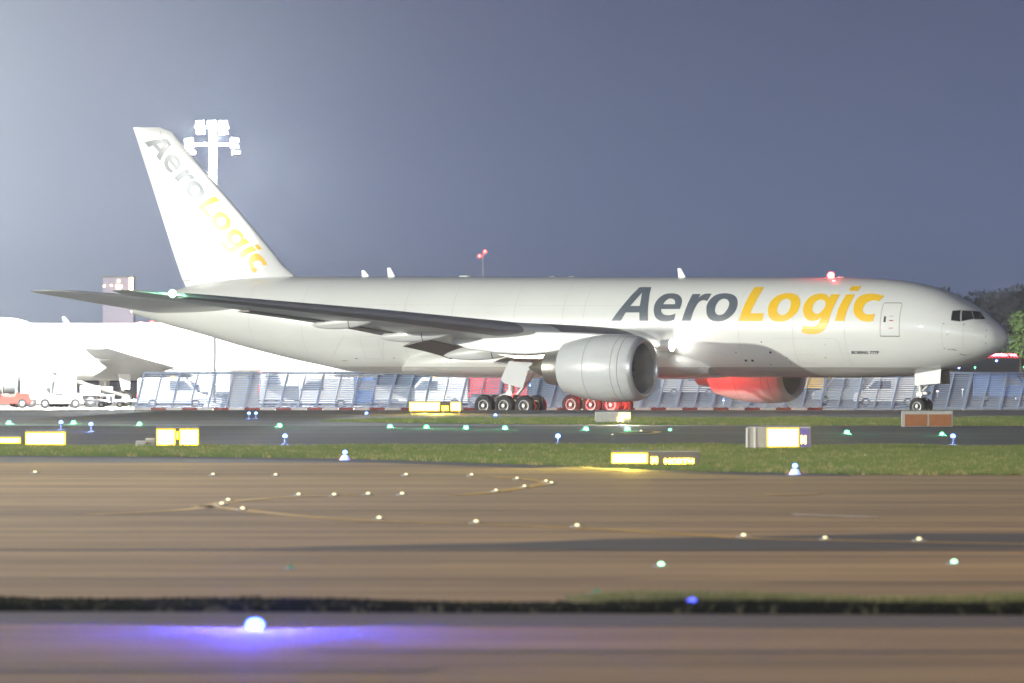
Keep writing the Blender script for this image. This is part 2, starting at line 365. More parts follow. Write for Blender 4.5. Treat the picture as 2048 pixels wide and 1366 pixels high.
# ================================================================== the freighter
# local frame: s = metres behind the nose, lat = metres to starboard, z = metres above the ground
def L(s, lat, z): return (31.78 - s, -lat, z)
plane = empty('cargo_airplane', (2.66, 620, 0), (0, R(.3), R(-30)), 'large white cargo jet taxiing to the right with grey and yellow lettering', 'airplane')
PROF = [(0,4.95,4.95,0),(.05,5.19,4.73,.26),(.15,5.36,4.56,.45),(.3,5.58,4.40,.68),(.5,5.78,4.28,.92),(.9,6.10,4.05,1.22),(1.2,6.30,3.92,1.42),(1.67,6.68,3.74,1.68),(2.2,6.97,3.55,1.93),(3.1,7.43,3.28,2.25),(4.2,7.90,3.03,2.55),(5.4,8.22,2.84,2.78),(6.5,8.43,2.68,2.93),(8.7,8.63,2.57,3.06),(11,8.70,2.52,3.1),(44,8.70,2.52,3.1),(46.4,8.7,2.64,3.04),(47.8,8.70,2.88,2.97),(49.8,8.70,3.23,2.82),(52.4,8.68,3.73,2.5),(55,8.55,4.3,2.08),(57.3,8.28,4.87,1.65),(60.3,7.72,5.56,1.05),(62.4,7.24,6.1,.58),(62.9,7.1,6.25,.4)]
def pchip(xs, ys, x):
    n = len(xs); x = min(max(x, xs[0]), xs[-1]); i = 0
    while i < n - 2 and x > xs[i+1]: i += 1
    h = [xs[k+1]-xs[k] for k in range(n-1)]; d = [(ys[k+1]-ys[k])/h[k] for k in range(n-1)]
    def m(k):
        if k == 0: return d[0]
        if k == n-1: return d[-1]
        if d[k-1]*d[k] <= 0: return 0
        a = 2*h[k]+h[k-1]; b = h[k]+2*h[k-1]; return (a+b)/(a/d[k-1]+b/d[k])
    t = (x-xs[i])/h[i]
    return (2*t**3-3*t*t+1)*ys[i]+(t**3-2*t*t+t)*h[i]*m(i)+(-2*t**3+3*t*t)*ys[i+1]+(t**3-t*t)*h[i]*m(i+1)
PS = [p[0] for p in PROF]; PC = [[p[k] for p in PROF] for k in range(4)]
_fc = {}
def fus(s):
    k = round(s, 3)
    if k not in _fc: _fc[k] = [pchip(PS, PC[j], s) for j in (1, 2, 3)]
    return _fc[k]
def skin(s, z, off=0.0):                     # starboard skin: distance from the centre plane
    t, b, w = fus(s); c = (t+b)/2; h = (t-b)/2 + 1e-6
    return (w + off) * max(0, 1 - ((z-c)/(h + off))**2)**.5
def decal(name, outer, holes, mat, parent, off=.008, step=.22, side=1, fn=skin, thick=.004, tagl=None):
    """a painted or glazed patch that follows the skin; outer in (s, z)"""
    V, ff = fill2d([Vector(p) for p in outer], [[Vector(p) for p in h] for h in holes], step)
    b = MB(); b.add([L(v[0], side * (fn(v[0], v[1], off)), v[1]) for v in V], ff)
    o = b.build(name, mat, parent, recalc=False)
    return o
# fuselage -------------------------------------------------------
ss = [0, .02, .05, .1, .15, .22, .3, .4, .5, .65, .8, .95, 1.1, 1.3, 1.5, 1.7, 2.0, 2.4, 2.8, 3.2, 3.7, 4.2, 4.8, 5.4, 6, 6.5, 7.2, 8, 9, 10, 11, 14, 18, 22, 26, 30, 34, 38, 42, 44] + [44 + .7*i for i in range(1, 27)] + [62.6, 62.9]
NS = 96; rings = []
for s in ss:
    t, b_, w = fus(s); c = (t+b_)/2; h = (t-b_)/2
    rings.append([L(s, w * math.cos(2*math.pi*k/NS) , c + h * math.sin(2*math.pi*k/NS)) for k in range(NS)])
fb = MB(); fb.loft(rings)
def two_tone():
    m = M['white'].copy(); m.name = 'fuselage_paint'; nt = m.node_tree; p = nt.nodes['Principled BSDF']
    tcn = nt.nodes.new('ShaderNodeTexCoord'); sp = nt.nodes.new('ShaderNodeSeparateXYZ'); nt.links.new(tcn.outputs['Object'], sp.inputs[0])
    gt = nt.nodes.new('ShaderNodeMath'); gt.operation = 'LESS_THAN'; gt.inputs[1].default_value = 3.06
    sl = nt.nodes.new('ShaderNodeMath'); sl.operation = 'MULTIPLY_ADD'; sl.inputs[1].default_value = -.0052; nt.links.new(sp.outputs[0], sl.inputs[0]); nt.links.new(sp.outputs[2], sl.inputs[2])
    nt.links.new(sl.outputs[0], gt.inputs[0])
    mx = nt.nodes.new('ShaderNodeMix'); mx.data_type = 'RGBA'
    src = p.inputs['Base Color'].links[0].from_socket
    # thin dirt streaks running aft along the lower skin
    mp = nt.nodes.new('ShaderNodeMapping'); mp.inputs['Scale'].default_value = (.12, 1, 2.2); nt.links.new(tcn.outputs['Object'], mp.inputs[0])
    no = nt.nodes.new('ShaderNodeTexNoise'); no.inputs['Scale'].default_value = 3; no.inputs['Detail'].default_value = 6; nt.links.new(mp.outputs[0], no.inputs[0])
    cr = nt.nodes.new('ShaderNodeValToRGB'); cr.color_ramp.elements[0].position = .35; cr.color_ramp.elements[0].color = (.44, .425, .385, 1); cr.color_ramp.elements[1].position = .62; cr.color_ramp.elements[1].color = (.57, .555, .515, 1)
    nt.links.new(no.outputs[0], cr.inputs[0])
    nt.links.new(gt.outputs[0], mx.inputs[0]); nt.links.new(src, mx.inputs[6]); nt.links.new(cr.outputs[0], mx.inputs[7]); nt.links.new(mx.outputs[2], p.inputs['Base Color'])
    return m
M['fuse'] = two_tone()
fuselage = fb.build('fuselage', M['fuse'], plane, smooth=True)
# belly fairing between the wings
fr = []
for i in range(33):
    u = i / 32; s = 19.6 + 22.0 * u; k = min(1, math.sin(math.pi * u) * 1.9) ** .5 if 0 < u < 1 else 0
    zb = 2.53 - .20 * k; w = 2.2 + 1.12 * k; zt = 3.2 + 1.25 * k
    ring = []
    for j in range(40):
        a = 2*math.pi*j/40; x = math.cos(a); y = math.sin(a); e_ = .62
        ring.append(L(s, w * math.copysign(abs(x)**e_, x), (zt+zb)/2 + (zt-zb)/2 * math.copysign(abs(y)**e_, y)))
    fr.append(ring)
b = MB(); b.loft(fr); b.build('belly_fairing', M['fuse'], plane, smooth=True)
# exhaust of the tail generator
b = MB(); b.lathe([(-31.0, .30, 0), (-31.28, .26, 0), (-31.28, .2, 1), (-31.0, .18, 1)], c=(0, 0, 6.68), n=20); b.build('tail_exhaust', [M['exh'], M['dark']], plane, smooth=True)
# lettering ------------------------------------------------------
def g1_(p): return (1220 + p[0] / 7.314, 560 + p[1] / 7.314)
def g2_(p): return (1490 + p[0] / 7.062, 560 + p[1] / 7.062)
GLYPH = {
 'A': (g1_, [(18,595),(120,455),(220,335),(320,220),(400,145),(445,107),(615,107),(590,190),(572,330),(562,450),(566,595),(438,595),(434,475),(232,475),(160,595)], [[(300,380),(440,380),(475,185),(380,290)]]),
 'e': (g1_, [(1035,425),(757,425),(760,455),(780,490),(820,510),(870,515),(925,507),(972,490),(952,580),(880,602),(800,608),(730,590),(675,545),(650,470),(650,410),(670,340),(720,270),(800,215),(880,198),(960,200),(1030,228),(1065,285),(1062,350)], [[(790,355),(963,355),(965,315),(945,285),(905,273),(860,282),(815,318)]]),
 'r': (g1_, [(1065,595),(1110,455),(1160,330),(1222,207),(1340,207),(1312,265),(1360,225),(1420,203),(1505,203),(1440,310),(1390,297),(1340,310),(1300,345),(1260,410),(1230,480),(1195,595)], []),
 'o': (g1_, [(1427,440),(1435,365),(1480,290),(1560,225),(1650,200),(1740,198),(1820,220),(1870,262),(1888,330),(1875,410),(1830,490),(1750,560),(1660,600),(1570,605),(1490,580),(1440,520)], [[(1553,440),(1570,370),(1610,310),(1660,280),(1710,280),(1745,300),(1762,340),(1750,400),(1720,450),(1680,495),(1625,513),(1580,500),(1558,470)]]),
 'L': (g2_, [(-72,580),(-40,490),(0,380),(52,270),(100,185),(155,104),(290,104),(220,220),(160,330),(120,410),(95,470),(290,470),(265,580)], []),
 'o2': (g2_, [(345,430),(360,350),(410,275),(480,225),(570,195),(660,190),(730,207),(785,250),(800,310),(790,380),(750,460),(680,530),(600,575),(520,590),(440,582),(385,550),(352,500)], [[(473,430),(485,370),(525,305),(575,273),(620,270),(655,290),(670,330),(660,390),(635,440),(590,485),(540,495),(500,480),(478,455)]]),
 'g': (g2_, [(1205,262),(1235,207),(1360,207),(1290,340),(1230,480),(1190,620),(1150,690),(1090,740),(990,760),(900,755),(820,735),(840,635),(900,650),(960,655),(1020,645),(1060,610),(1100,520),(1050,560),(980,580),(920,570),(865,520),(840,440),(850,360),(890,290),(950,235),(1030,203),(1110,195),(1170,215)], [[(970,420),(985,350),(1030,300),(1090,280),(1135,290),(1157,325),(1150,380),(1110,435),(1060,475),(1010,473),(980,450)]]),
 'i': (g2_, [(1288,580),(1330,430),(1380,320),(1450,207),(1575,207),(1510,320),(1460,430),(1418,580)], []),
 'i2': (g2_, [(1478,155),(1535,92),(1668,92),(1605,167)], []),
 'c': (g2_, [(1965,235),(1900,305),(1840,292),(1780,300),(1720,335),(1685,390),(1678,435),(1700,470),(1750,487),(1800,485),(1845,477),(1822,580),(1750,590),(1680,580),(1610,545),(1565,490),(1547,430),(1560,340),(1600,270),(1670,220),(1760,200),(1870,205),(1960,228)], []),
}
def side_map(q):                              # drawing units -> (s, z) on the body side
    x, y = q; z = 5.95 + (641.8 - y) / 67.0 * 2.09; s = 25.9 - (x - 1225) / 542 * 18.93
    return (s + (3.07 - skin(max(s, 8), z)) * .567, z + .0045 * (25.9 - s))
def fin_map(q):
    x, y = q; u = (x - 1225) - .477 * (641.8 - y); v = 641.8 - y
    X = 291.5 + u * .4255 + v * .500; Y = 286.5 + u * .4960 - v * .295
    return (59.1 + (369 - X) / 26.2, 8.1 + (570.4 - Y) / 31.18)
def glyphs(keys, fmap): 
    o = []
    for k in keys:
        f, a, hs = GLYPH[k]
        o.append(([fmap(f(p)) for p in smooth_poly(a)], [[fmap(f(p)) for p in smooth_poly(h)] for h in hs]))
    return o
def lettering(name, gl, mat, fn, side, parent, off=.012, label=None):
    b = MB()
    for a, hs in gl:
        V, ff = fill2d([Vector(p) for p in a], [[Vector(p) for p in h] for h in hs], .2)
        b.add([L(v[0], side * fn(v[0], v[1], off), v[1]) for v in V], ff)
    o = b.build(name, mat, parent, recalc=False)
    if label: o['label'] = label
    return o
lettering('lettering', glyphs(['A', 'e', 'r', 'o'], side_map), M['logo_grey'], skin, 1, plane, label='grey slanted word Aero on the body side')
lettering('lettering', glyphs(['L', 'o2', 'g', 'i', 'i2', 'c'], side_map), M['logo_yellow'], skin, 1, plane, label='yellow slanted word Logic on the body side')
# fin ------------------------------------------------------------
FL = [(7.9, 50.0, 58.95), (8.75, 50.8, 59.39), (9.3, 51.6, 59.6), (10.2, 52.45, 59.95), (12.5, 54.68, 60.84), (15, 57.2, 61.8), (17, 59.2, 62.57), (17.8, 59.95, 62.88), (18.12, 60.3, 63.0), (18.22, 61.0, 63.04)]
FTH = [1.15, 1.0, .86, .8, .66, .52, .40, .34, .25, .05]
def foil(u):  # half thickness of a symmetric section, u = 0..1 along the chord, peak 0.5
    return 5 * .5/.5 * (.2969*u**.5 - .1260*u - .3516*u*u + .2843*u**3 - .1036*u**4)
US = [0, .004, .012, .03, .06, .1, .16, .24, .34, .46, .6, .74, .87, 1.0]
fz = [r[0] for r in FL]
def fin_half(s, z, off=0):
    le = pchip(fz, [r[1] for r in FL], z); te = pchip(fz, [r[2] for r in FL], z); th = pchip(fz, FTH, z)
    u = min(1, max(0, (s - le) / (te - le))); return th * foil(u) + off
b = MB(); rg = []
for i in range(34):
    z = 7.9 + (18.22 - 7.9) * (i / 33) ** .93
    le = pchip(fz, [r[1] for r in FL], z); te = pchip(fz, [r[2] for r in FL], z); th = pchip(fz, FTH, z)
    rg.append([L(le + u*(te-le), th*foil(u), z) for u in US] + [L(le + u*(te-le), -th*foil(u), z) for u in US[-2:0:-1]])
b.loft(rg); fin = b.build('tail_fin', M['fin_white'], plane, smooth=True)
lettering('lettering', glyphs(['A', 'e', 'r', 'o'], fin_map), M['logo_grey'], fin_half, 1, fin, .01, 'grey word Aero running down the tail fin')
lettering('lettering', glyphs(['L', 'o2', 'g', 'i', 'i2', 'c'], fin_map), M['logo_yellow'], fin_half, 1, fin, .01, 'yellow word Logic running down the tail fin')
def line_on(name, pts, w, mat, parent, fn=skin, off=.01, side=1):
    """narrow groove or mark drawn on the skin through (s, z) points"""
    b = MB()
    for a, c in zip(pts[:-1], pts[1:]):
        a, c = Vector(a), Vector(c); n_ = max(1, int((c-a).length / .3)); t = (c-a).normalized(); nn = Vector((-t.y, t.x)) * w/2; vs = []
        for i in range(n_ + 1):
            p = a.lerp(c, i/n_)
            for q in (p + nn, p - nn): vs.append(L(q[0], side*fn(q[0], q[1], off), q[1]))
        b.add(vs, [(2*i, 2*i+1, 2*i+3, 2*i+2) for i in range(n_)])
    return b.build(name, mat, parent, recalc=False)
line_on('rudder_line', [(60.2, 10.5), (58.2, 10.62), (57.6, 10.5)], .04, M['line'], fin, fin_half)
line_on('rudder_line', [(59.2, 8.35), (57.6, 8.55), (57.2, 8.9)], .04, M['line'], fin, fin_half)
line_on('rudder_line', [(57.35, 10.7), (60.9, 18.0)], .03, M['line'], fin, fin_half)
# tailplanes -----------------------------------------------------
def surface(name, secs, mat, side, parent=plane, rows=1, mats=None):
    """lofted aerofoil surface; sec = (lat, s_le, z_le, chord, thickness, drop of the trailing edge)"""
    b = MB(); rg = []
    for lat, sl, zl, ch, th, dr in secs:
        up = [L(sl + u*ch, side*lat, zl - dr*u + th*foil(u) * 1.3) for u in US]
        dn = [L(sl + u*ch, side*lat, zl - dr*u - th*foil(u) * .5) for u in US[-2:0:-1]]
        rg.append(up + dn)
    b.loft(rg); return b.build(name, mat, parent, smooth=True)
ST = [(0.3, 52.2, 6.62, 8.2, .78, .35), (2.0, 53.4, 6.72, 7.4, .70, .32), (6.4, 57.3, 7.2, 4.9, .46, .22), (10.2, 60.9, 7.62, 2.75, .24, .1), (10.75, 61.75, 7.70, 2.1, .12, .06), (10.85, 62.3, 7.72, 1.6, .03, .02)]
for sd in (1, -1):
    st = surface('tailplane', ST, M['grey'], sd)
    b = MB()
    a = [(2.6, 53.86), (6.4, 57.3), (10.1, 60.82)]
    for (l1, s1), (l2, s2) in zip(a[:-1], a[1:]):
        z1 = 6.72 + (l1-2)*.1095; z2 = 6.72 + (l2-2)*.1095
        b.cyl(L(s1 - .0, sd*l1, z1), L(s2, sd*l2, z2), .07, .055, 8)
    b.build('leading_edge', M['lip'], st)
# wings ----------------------------------------------------------
WS = [(1.0, 21.4, 4.35, 15.8, 1.95, .55), (3.1, 22.6, 4.45, 14.5, 1.85, .55), (5.0, 23.9, 4.72, 13.2, 1.62, .5), (7.3, 25.6, 5.0, 11.7, 1.35, .42), (9.6, 27.3, 5.22, 10.2, 1.15, .34), (10.8, 28.15, 5.36, 9.5, 1.08, .3), (14, 30.4, 5.74, 8.0, .92, .22), (17, 32.5, 6.10, 6.8, .80, .18), (21, 35.25, 6.52, 5.6, .66, .12), (25, 38.0, 6.93, 4.5, .52, .08), (29, 40.7, 7.33, 3.4, .38, .05), (30.4, 41.85, 7.47, 2.75, .28, .03), (31.6, 42.7, 7.60, 1.7, .16, .01), (32.3, 43.4, 7.70, .8, .05, 0)]
wl_ = [w[0] for w in WS]
def wsec(lat): return [pchip(wl_, [w[k] for w in WS], lat) for k in range(1, 6)]
wings = {}
for sd in (1, -1):
    w = wings[sd] = surface('wing', WS, M['grey'], sd)
    # slats: proud skin over the front of the section
    for l0, l1, n in ((4.3, 8.5, 4), (10.6, 29.2, 16)):
        b = MB(); rg = []
        for i in range(n + 1):
            lat = l0 + (l1-l0)*i/n; sl, zl, ch, th, dr = wsec(lat); r = []
            for u, sg in [(.2, -1), (.15, -1), (.1, -1), (.07, -1), (.05, -1), (.03, -1), (.012, -1), (.004, -1), (0, 1), (.004, 1), (.012, 1), (.03, 1), (.06, 1), (.11, 1), (.16, 1)]:
                tt = th*foil(u)*(1.3 if sg > 0 else .5) + .012
                r.append(L(sl + u*ch - .05 - .03, sd*lat, zl - dr*u + sg*tt - .01))
            rg.append(r + [L(sl + .18*ch, sd*lat, zl - .04)])
        b.loft(rg); b.build('slat', M['slat'], w, smooth=True)
    # trailing edge flaps as darker panels slightly lowered
    for l0, l1, hang in ((3.6, 9.0, .55), (11.3, 22.3, .16)):
        b = MB(); rg = []
        for i in range(9):
            lat = l0 + (l1-l0)*i/8; sl, zl, ch, th, dr = wsec(lat); s0 = sl + ch*.84; s1 = sl + ch*1.01; z0 = zl - dr*.84
            rg.append([L(s0, sd*lat, z0 + .04), L((s0+s1)/2, sd*lat, z0 - hang*.35 + .06), L(s1, sd*lat, z0 - hang), L((s0+s1)/2, sd*lat, z0 - hang*.5 - .08), L(s0, sd*lat, z0 - .16)])
        b.loft(rg); b.build('flap', M['flap'], w, smooth=True)
    # canoe fairings under the trailing edge
    for lat, s0, s1, z0, z1, h in ((17.0, 34.7, 39.3, 6.02, 5.60, .42), (11.8, 32.2, 37.6, 5.28, 4.88, .48), (6.9, 29.8, 35.8, 4.30, 3.75, .52), (4.6, 31.2, 33.6, 3.62, 3.30, .22)):
        b = MB(); rg = []
        for i in range(21):
            u = i/20; s = s0 + (s1-s0)*u; prof = (math.sin(math.pi * min(1, max(0, u))**.92))**.62 if 0 < u < 1 else .02
            rg.append([L(s, sd*(lat + .30*prof*(h/.5)*math.cos(2*math.pi*k/20)), z0 + (z1-z0)*u + h*prof*math.sin(2*math.pi*k/20)) for k in range(20)])
        b.loft(rg); fa = b.build('flap_fairing', M['grey'], w, smooth=True)
        b = MB(); sc_ = s0 + (s1-s0)*.4; zc = z0 + (z1-z0)*.4
        b.lathe([(31.78-sc_-.02, h*1.0), (31.78-sc_+.03, h*1.0)], c=(0, -sd*lat, zc), n=20, sy=.62 , sz=.99)
        b.build('joint_gap', M['dark'], fa)
# engines --------------------------------------------------------
def engine(sd, zc):
    lat = 9.6*sd; s0 = 19.9
    def X(a): return 31.78 - (s0 + a)
    def C(p): return [(X(q[0]), *q[1:]) for q in p]
    b = MB(); b.lathe(C([(.28, 1.90), (.5, 1.975), (1.0, 2.05), (1.7, 2.09), (2.6, 2.08), (3.4, 2.0), (4.3, 1.86), (5.0, 1.69), (5.45, 1.56), (5.45, 1.50), (5.0, 1.5), (4.0, 1.55)]), c=(0, -lat, zc), n=72)
    nac = b.build('engine_nacelle', M['nacelle'], plane, smooth=True)
    b = MB(); b.lathe(C([(.30, 1.902), (.12, 1.83), (.03, 1.75), (0, 1.68), (.04, 1.61), (.15, 1.56), (.32, 1.54)]), c=(0, -lat, zc), n=72); b.build('intake_lip', M['lip'], nac, smooth=True)
    b = MB(); b.lathe(C([(.32, 1.54), (.8, 1.56), (1.5, 1.62), (2.2, 1.63)]), c=(0, -lat, zc), n=72); b.build('intake_duct', M['intake'], nac, smooth=True)
    b = MB(); b.lathe(C([(5.0, 1.45), (5.5, 1.22), (6.1, 1.09), (6.75, 1.02), (6.75, .96), (6.2, .9)]), c=(0, -lat, zc), n=48); b.build('exhaust_nozzle', M['exh'], nac, smooth=True)
    b = MB(); b.lathe(C([(6.2, .82), (6.8, .70), (7.5, .40), (8.1, .12), (8.25, .01)]), c=(0, -lat, zc), n=32); b.lathe(C([(6.3, .97), (6.3, .5)]), c=(0, -lat, zc), n=32, mi=1); b.build('exhaust_plug', [M['plug'], M['dark']], nac, smooth=True)
    b = MB()
    for k in range(22):
        a0 = 2*math.pi*k/22; vs = []
        for i in range(6):
            r = .45 + (1.6-.45)*i/5; tw = .35*i/5; da = .115 * (1 + .1*i)*(.9 if i < 5 else .7)
            for e_ in (-1, 1):
                a = a0 + tw + e_*da; vs.append((X(1.75 + e_*.13), -lat + r*math.cos(a), zc + r*math.sin(a)))
        b.add(vs, [(2*i, 2*i+1, 2*i+3, 2*i+2) for i in range(5)])
    b.lathe(C([(2.1, 1.63), (2.1, .01)]), c=(0, -lat, zc), n=48, mi=1); b.build('fan', [M['blade'], M['dark']], nac, smooth=False)
    b = MB(); b.lathe(C([(.95, .005), (1.05, .12), (1.3, .27), (1.7, .43), (1.9, .47)]), c=(0, -lat, zc), n=32)
    sp = b.build('spinner', M['blade'], nac, smooth=True)
    b = MB(); vs = []
    for i in range(25):
        t = i/24; r = .08 + .3*t; a = t*5.2; x = X(.97 + t*.62)
        for e_ in (-1, 1): vs.append((x + .012, -lat + (r + e_*.03)*math.cos(a), zc + (r + e_*.03)*math.sin(a)))
    b.add(vs, [(2*i, 2*i+1, 2*i+3, 2*i+2) for i in range(24)]); b.build('spiral_mark', M['whitep'], sp, recalc=False)
    # panel seams round the cowl, and the red service mark
    for a_, r_ in ((1.35, 2.077), (3.35, 2.008), (.9, 2.045)):
        b = MB(); b.lathe(C([(a_ - .014, r_ + .004), (a_, r_ + .007), (a_ + .014, r_ + .004)]), c=(0, -lat, zc), n=72); b.build('cowl_seam', M['line'], nac, smooth=True)
    b = MB(); vs = []
    for i in range(9):
        a_ = 1.75 - .6*i/8; th = -1.02 - .42*i/8; r_ = 2.1
        for e_ in (-1, 1): vs.append((X(a_ + e_*.03), -lat - r_*math.cos(th), zc + r_*math.sin(th)))
    b.add(vs, [(2*i, 2*i+1, 2*i+3, 2*i+2) for i in range(8)])
    b.build('service_mark', M['redmark'], nac, recalc=False)
    # strake
    b = MB(); y0 = -lat + sd * 1.45; 
    b.prism([(X(1.4), y0, zc + 1.48), (X(2.9), y0 + 0*sd, zc + 1.46), (X(2.8), y0 + .18*sd, zc + 1.95), (X(2.2), y0 + .14*sd, zc + 1.9)], (0, .04, 0)); b.build('strake', M['nacelle'], nac)
    # pylon
    P = [(21.6, zc + 2.02), (24.0, zc + 2.16), (26.6, 5.28), (28.6, 5.30), (33.2, 5.0), (33.8, 4.62), (32.4, 4.2), (30.4, 3.95), (28.2, 3.85), (26.4, 3.98), (25.2, 4.25), (22.5, 4.5)]
    b = MB(); vs = []; n = len(P)
    for e_, wd in ((-1, .30), (1, .30)): vs += [L(s, lat + e_*(wd if i not in (0, 4, 5) else .08), z) for i, (s, z) in enumerate(P)]
    b.add(vs, [tuple(range(n)), tuple(range(2*n-1, n-1, -1))] + [(k, (k+1) % n, n + (k+1) % n, n + k) for k in range(n)])
    py = b.build('engine_pylon', M['grey'], plane, bevel=.12, seg=3, smooth=True)
    b = MB(); vs = []; P = [(26.5, 3.9), (28.2, 3.78), (30.2, 3.86), (29.0, 3.62), (27.2, 3.60), (26.5, 3.7)]; n = len(P)
    for e_ in (-1, 1): vs += [L(s, lat + e_*.26, z) for s, z in P]
    b.add(vs, [tuple(range(n)), tuple(range(2*n-1, n-1, -1))] + [(k, (k+1) % n, n + (k+1) % n, n + k) for k in range(n)]); b.build('pylon_heat_shield', M['exh'], py)
    return nac
engine(1, 3.06); engine(-1, 2.90)
# landing gear ---------------------------------------------------
def wheel(parent, s, lat, z, r, w, side):
    b = MB(); hw = w/2; q = side
    pr = [(-hw*.8, r*.55), (-hw, r*.62), (-hw, r*.82), (-hw*.85, r*.94), (-hw*.5, r), (hw*.5, r), (hw*.85, r*.94), (hw, r*.82), (hw, r*.62), (hw*.8, r*.55)]
    b.lathe([(p[0], p[1], 0) for p in pr], axis='Y', c=L(s, lat, z), n=40)
    for sg in (-1, 1):
        b.lathe([(sg*hw*.8, r*.56, 1), (sg*hw*.92, r*.54, 1), (sg*hw*.90, r*.47, 1), (sg*hw*.35, r*.42, 2), (sg*hw*.35, r*.2, 2), (sg*hw*.95, r*.17, 1), (sg*hw*.98, .001, 1)], axis='Y', c=L(s, lat, z), n=40)
    return b.build('wheel', [M['tyre'], M['rim'], M['signbox']], parent, smooth=True)
for sd in (1, -1):
    la = 5.49*sd; b = MB()
    b.cyl(L(31.6, la, 4.4), L(31.75, la, 1.5), .24, .22, 20); b.cyl(L(31.75, la, 1.55), L(31.78, la, .72), .15, .15, 16, 1)
    b.cyl(L(31.75, la, 1.45), L(31.75, la, 1.62), .3, .3, 20)
    b.cyl(L(30.1, la, .68), L(33.4, la, .62), .17, .15, 14)
    for s in (30.33, 31.78, 33.23): b.cyl(L(s, la - .95, .66), L(s, la + .95, .66), .08, n=12)
    b.cyl(L(31.9, la, 1.45), L(32.5, la, 1.1), .06); b.cyl(L(32.5, la, 1.1), L(31.95, la, .78), .06); b.cyl(L(32.9, la - .1, 1.15), L(31.9, la, 1.5), .05); b.cyl(L(33.2, la, .75), L(32.9, la - .1, 1.15), .04)
    b.box(L(31.7, la + .25*sd, 1.35), (.35, .2, .4)); b.cyl(L(31.5, la + .2*sd, 1.0), L(33.0, la + .3*sd, .95), .035)
    g = b.build('main_landing_gear', [M['strut'], M['chrome']], plane, smooth=True)
    b = MB(); b.cyl(L(31.3, la, 1.35), L(29.6, la, 3.2), .10, .10); b.cyl(L(31.6, la, 2.3), L(31.4, la - 1.8*sd, 3.0), .08); b.cyl(L(31.2, la, 1.2), L(31.05, la, .9), .12)
    b.build('drag_brace', M['strut'], g)
    for s in (30.33, 31.78, 33.23):
        for e_ in (-.70, .70): wheel(g, s, la + e_, .66, .66, .5, sd)
    P = [(31.35, 3.42), (29.7, 3.36), (29.62, 3.05), (30.0, 2.85), (30.42, 1.73), (31.75, 2.06), (31.98, 2.28), (31.66, 2.87)]
    b = MB(); b.prism([L(s, la + sd*(.85 + .08*(z-2)), z) for s, z in P], (0, -sd*.05, 0)); b.build('gear_door', M['nacelle'], g, bevel=.01)
b = MB(); NG = 5.9
b.cyl(L(NG + .1, 0, 3.0), L(NG, 0, 1.5), .16, .15, 16); b.cyl(L(NG, 0, 1.5), L(NG, 0, .75), .10, n=12, mi=1); b.cyl(L(NG, -.55, .86), L(NG, .55, .86), .07)
b.cyl(L(NG - .1, 0, 1.75), L(NG - 1.3, 0, 2.75), .07); b.cyl(L(NG + .1, 0, 1.5), L(NG + .45, 0, 1.2), .045); b.cyl(L(NG + .45, 0, 1.2), L(NG + .1, 0, .95), .045); b.box(L(NG, 0, 1.55), (.4, .5, .2)); b.box(L(NG - .35, 0, 1.62), (.25, .42, .16))
ng = b.build('nose_landing_gear', [M['strut'], M['chrome']], plane, smooth=True)
for e_ in (-.38, .38): wheel(ng, NG, e_, .80, .55, .40, 1)
for e_ in (-1, 1):
    b = MB(); b.prism([L(6.05, .58*e_, 2.9), (L(4.22, .58*e_, 3.12)), L(4.24, .66*e_, 2.22), L(6.0, .66*e_, 2.08)], (0, .035*e_, 0)); d_ = b.build('gear_door', M['nacelle'] if e_ > 0 else M['flap'], ng, bevel=.008)
b = MB()
for s, l_, z in ((NG - .55, .14, 1.62), (NG - .55, -.14, 1.62), (NG - .45, 0, 1.25)):
    b.lathe([(31.78 - s - .1, .05, 0), (31.78 - s, .08, 0), (31.78 - s, .001, 1)], c=(0, -l_, z), n=14)
b.build('taxi_light', [M['strut'], M['e_white']], ng)
# cockpit windows, door, marks -----------------------------------
def grow(poly, d):
    c = sum((Vector(p) for p in poly), Vector((0, 0))) / len(poly); return [tuple(Vector(p) + (Vector(p)-c).normalized()*d) for p in poly]
panes = [[(2.89,6.66),(2.51,6.70),(2.30,6.04),(2.80,6.11)], [(2.41,6.69),(1.97,6.66),(1.66,6.20),(2.21,6.06)], [(1.92,6.66),(1.66,6.64),(1.19,6.19),(1.60,6.19)]]
for sd in (1, -1):
    for pn in panes:
        f_ = decal('cockpit_window', grow(pn, .045), [], M['frame'], plane, .006, .12, sd)
        decal('pane', pn, [], M['glass'], f_, .014, .12, sd)
def ringline(name, pts, w, mat, parent=plane, side=1): return line_on(name, pts + [pts[0]], w, mat, parent, side=side)
door = ringline('entry_door', [(7.10, 7.13), (6.03, 7.13), (5.96, 7.05), (5.92, 5.12), (7.18, 5.12), (7.18, 7.05)], .028, M['line'])
decal('handle', [(6.97, 6.32), (6.83, 6.32), (6.83, 5.96), (6.97, 5.96)], [], M['ink'], door, .012)
line_on('door_hinge', [(7.18, 5.10), (5.92, 5.10)], .07, M['line'], door); line_on('door_hinge', [(7.1, 7.14), (6.02, 7.14)], .05, M['line'], door)
line_on('door_marking', [(6.62, 6.33), (6.32, 6.33)], .03, M['line'], door); line_on('door_marking', [(6.6, 6.06), (6.34, 6.06)], .07, M['redmark'], door); line_on('door_marking', [(6.62, 5.6), (6.32, 5.6)], .04, M['redmark'], door)
SEAM = pmat('seam', (.58, .57, .54), .5)
for pts in ([(14.46, 4.95), (10.24, 4.94), (10.05, 4.6), (10.0, 3.5)], [(45.4, 4.9), (46.6, 3.6)], [(42.5, 4.6), (43.0, 3.3)], [(28, 8.2), (28, 5.6)]):
    line_on('panel_line', pts, .022, SEAM, plane)
